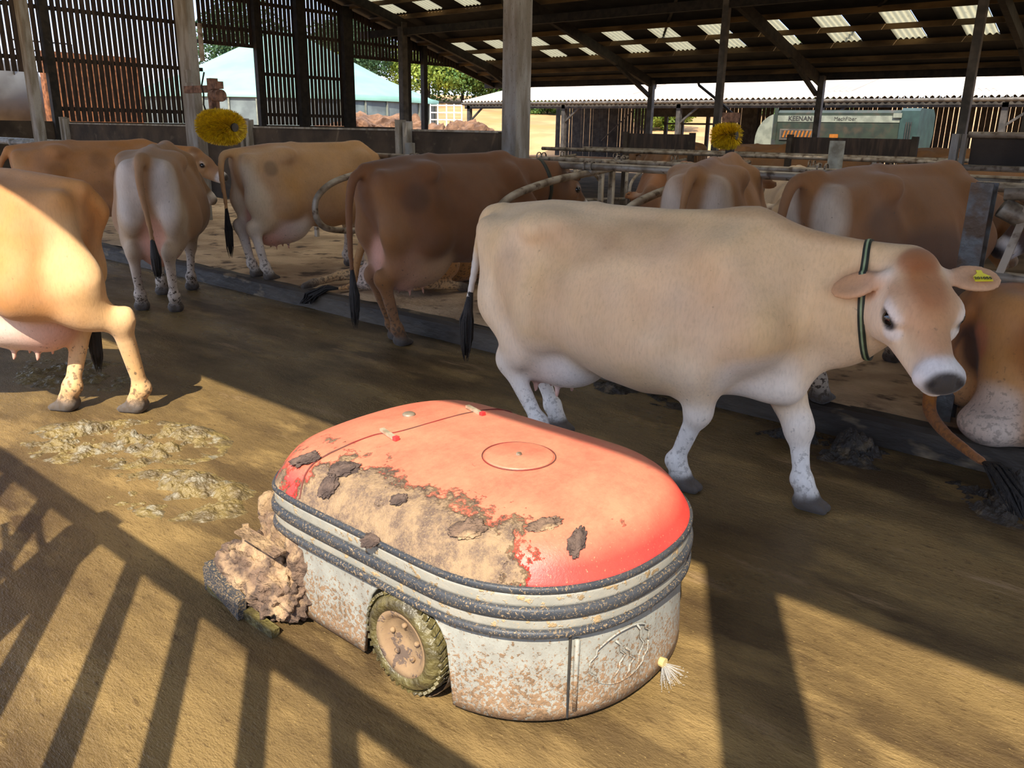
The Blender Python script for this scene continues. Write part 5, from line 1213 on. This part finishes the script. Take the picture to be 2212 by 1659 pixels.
# 9. lying cow, right edge
def lying(loc, yaw, pal, label, extra=None, **kw):
    """resting cow: trunk on the bed, hind leg folded beside it"""
    d = .43; leg0 = lambda f: None
    t_ = [(x, tt, max(bb, d - .02), w_ * 1.12, e_) for x, tt, bb, w_, e_ in TORSO]
    root, fr_, f = make_cow('dairy_cow', (loc[0], loc[1], loc[2] - d), yaw, pal, label, torso=t_, legs=[None] * 4, udder=0, bed=(d,) * 4, **kw)
    return root
def lying_mesh(name, loc, yaw, pal, label, tail, head, blobs, udder_side=-1, m=None, vox=.015, leg_out=False, sw=None, eyes=True):
    d = .49; root = empty(name, loc, yaw); tag(root, label, 'cow', 'jersey cows in the barn'); f = Field(); s_ = udder_side
    T = [(x, t_ - d, max(.0, b_ - d) , w_ * 1.08, e_ * .6) for x, t_, b_, w_, e_ in TORSO]; f.loft(T, .05, FAWN)
    f.cone((-.78, 0, 1.19 - d), (.5, 0, 1.24 - d), .045, .045, .05, FAWN)
    for q in (-1, 1):
        f.ell((-.36, q * .235, 1.18 - d), (.075, .05, .06), .07, FAWN); f.ell((-.735, q * .125, 1.12 - d), (.055, .05, .055), .06, FAWN)
        f.cone((-.56, q * .2, .50), (-.30, q * .36, .26), .18, .15, .09, FAWN); f.cone((-.30, q * .36, .26), (-.62, q * .36, .12), .12, .07, .07, FAWN)
        if not (leg_out and q == s_): f.cone((-.62, q * .37, .11), (-.22, q * .44, .06), .05, .04, .04, CREAM); hoof(f, (-.12, q * .45), 0, GREY, .0)
        f.cone((.55, q * .16, .62), (.60, q * .22, .25), .12, .11, .07, FAWN); f.cone((.60, q * .22, .2), (.80, q * .2, .08), .08, .055, .05, FAWN); f.cone((.80, q * .2, .07), (.52, q * .28, .05), .045, .035, .03, CREAM)
    if leg_out: f.cone((-.62, s_ * .36, .12), (-.86, s_ * .50, .09), .075, .045, .04, CREAM); f.cone((-.86, s_ * .50, .09), (-1.16, s_ * .46, .06), .04, .034, .03, CREAM); f.cone((-1.16, s_ * .46, .06), (-1.28, s_ * .43, .045), .042, .03, .02, GREY)
    f.cone((-.72, .10, .62), (-.66, .14, .2), .10, .13, .08, CREAM); f.cone((-.72, -.10, .62), (-.66, -.14, .2), .10, .13, .08, CREAM)
    f.ell((-.62, s_ * .16, .12), (.2, .2, .14), .05, CREAM); f.ell((-.76, s_ * .18, .09), (.13, .16, .10), .04, WHITE); f.ell((.68, 0, .28), (.13, .10, .13), .08, CREAM)
    hp = np.array(head[0]); fr_ = (rotm(*head[1]), hp); sh = hp - fr_[0] @ np.array((-.02, 0, .10)); base = np.array((.58, 0, .66)); mid = (base + sh) / 2
    f.cone(base, mid, .2, .165, .09, FAWN, (1, .65, 1)); f.cone(mid, sh, .165, .13, .06, FAWN, (1, .7, 1)); add_head(f, fr_)
    tp = [tuple(p) for p in catmull(tail, 5)]; f.chain(tp, [.045 - .03 * i / len(tp) for i in range(len(tp))], .02, FAWN)
    fieldmesh(f, vox, 'body', m or m_coat, root, pal, blobs, 2, 0.0)
    e1 = Vector(tp[-1]); d_ = (e1 - Vector(tp[-3])).normalized() if sw is None else Vector(sw).normalized(); rnd = random.Random(2); q = MB()
    for k in range(50):
        o_ = Vector((rnd.uniform(-1, 1), rnd.uniform(-1, 1), rnd.uniform(0, 1))) * .035; q.tube([e1, e1 + d_ * .12 + o_, e1 + d_ * .26 * rnd.uniform(.8, 1.15) + o_ * 1.1 - Vector((0, 0, .05)), e1 + d_ * .34 * rnd.uniform(.8, 1.15) + o_ * .5 - Vector((0, 0, .12))], [.008, .008, .007, .002], 4)
    q.build('tail_switch', m_tuft, root, True)
    if eyes:
        for q_ in (-1, 1): e_ = MB().blob((0, 0, 0), .0265, 0, 3).build('eye', m_eye, root, True); e_.location = hp + fr_[0] @ np.array((.178, q_ * .098, -.070))
    return root
lying_mesh('dairy_cow', (-.29, 5.10, .165), radians(47), PAL((172, 112, 62), (124, 78, 44), (218, 196, 176), (196, 144, 92)), 'ginger brown cow lying down at the right edge, tail curled round to the kerb',
    [(-.76, 0, .68), (-.82, .05, .58), (-.85, .11, .42), (-.87, .13, .24), (-.92, .06, .10), (-.96, -.12, .05), (-.98, -.34, .03), (-1.0, -.5, .03)], ((1.1, .0, .85), (0, radians(35), 0)),
    [((-.80, .0, .42), (.10, .07, .16), lin(70, 48, 42), .9), ((-.80, -.08, .5), (.06, .05, .1), lin(196, 124, 96), .7), ((-.78, -.2, .16), (.14, .14, .14), lin(222, 200, 180), .8), ((-.82, -.02, .3), (.06, .04, .08), Bk, .7)], -1, m_coatc, .013)
lying_mesh('dairy_cow', (-5.66, 5.62, .165), radians(84), PAL((186, 140, 92), (124, 84, 54), (226, 206, 184), (206, 172, 128)), 'cow lying in the sawdust behind the dark brown cow, hind hoof stretched out left',
    [(-.76, 0, .68), (-.88, .0, .52), (-.98, .0, .3), (-1.02, .02, .10), (-1.10, .12, .05)], ((1.1, .0, .80), (0, radians(35), 0)), [((-.76, .18, .12), (.16, .16, .14), lin(228, 206, 192), .8)], 1, None, .015, True, (-.5, .75, -.12))
# 10. dark faced cow at the right edge, behind the barrier
hH = ((1.10, .0, 1.14), (radians(8), radians(46), 0))
make_cow('dairy_cow', (.06, 6.62, .155), radians(215), PAL((112, 70, 44), (74, 46, 34), (170, 160, 150), (96, 62, 44)), 'dark faced cow at the right edge looking left through the slanted bars', vox=.015,
    head=hH, tail=[(-.8, 0, 1.18), (-.9, 0, 1.0), (-.9, 0, .7)], blobs=[((.35, 0, -.09), (.12, .12, .1), lin(66, 50, 42), .7, (rotm(*hH[1]), np.array(hH[0])))] + head_blobs(hH), m=m_coatd)
# 11. back row cows, heads toward the camera
hJ = ((1.0, .05, 1.02), (radians(10), radians(50), 0))
make_cow('dairy_cow', (-4.72, 8.35, .0), radians(282), PAL((146, 96, 58), (100, 66, 44), (200, 180, 160), (160, 112, 74)), 'brown cow low behind the rails, left of the tan rear view cow', vox=.02,
    head=hJ, tail=[(-.8, 0, 1.18), (-.9, 0, 1.0), (-.9, 0, .7)], blobs=head_blobs(hJ))
hK = ((1.12, 0, 1.0), (radians(-12), radians(42), 0))
make_cow('dairy_cow', (-3.45, 8.55, .0), radians(288), PAL((206, 178, 142), (150, 116, 84), (226, 216, 200), (216, 190, 156)), 'pale faced cow just right of the rear view cow, behind rails', vox=.018,
    head=hK, tail=[(-.8, 0, 1.18), (-.9, 0, 1.0), (-.9, 0, .7)], blobs=head_blobs(hK))
# 12. far cows beyond the second block
far = make_cow('dairy_cow', (-9.3, 16.2, 0), radians(150), PAL((138, 98, 62), (96, 66, 44), (200, 180, 160), (150, 110, 74)), 'distant brown cow seen from behind, left of the far pen front', vox=.03,
    head=((1.2, 0, 1.05), (.3, radians(40), 0)), tail=[(-.8, 0, 1.18), (-.9, 0, 1.0), (-.9, 0, .7)], tuft=False, eyes=False)[0]; far.scale = (1.1, 1.1, 1.1)
far['group'] = 'distant cows beyond the rails'
for x, y, a, lb in ((-6.9, 15.6, 20, 'distant brown cow standing sideways just right of the far yellow brush'), (-5.75, 15.2, 200, 'distant light brown cow below the hazard board of the mixer wagon'), (-4.0, 16.8, 10, 'distant cow under the right end of the mixer wagon'), (-2.6, 14.6, 190, 'distant brown cow left of the gate frame at the right edge'), (-10.6, 18.5, 170, 'most distant cow, just right of the pale middle column')):
    c_ = copy_tree(far); c_.location = (x, y, 0); c_.rotation_euler = (0, 0, radians(a)); c_['label'] = lb
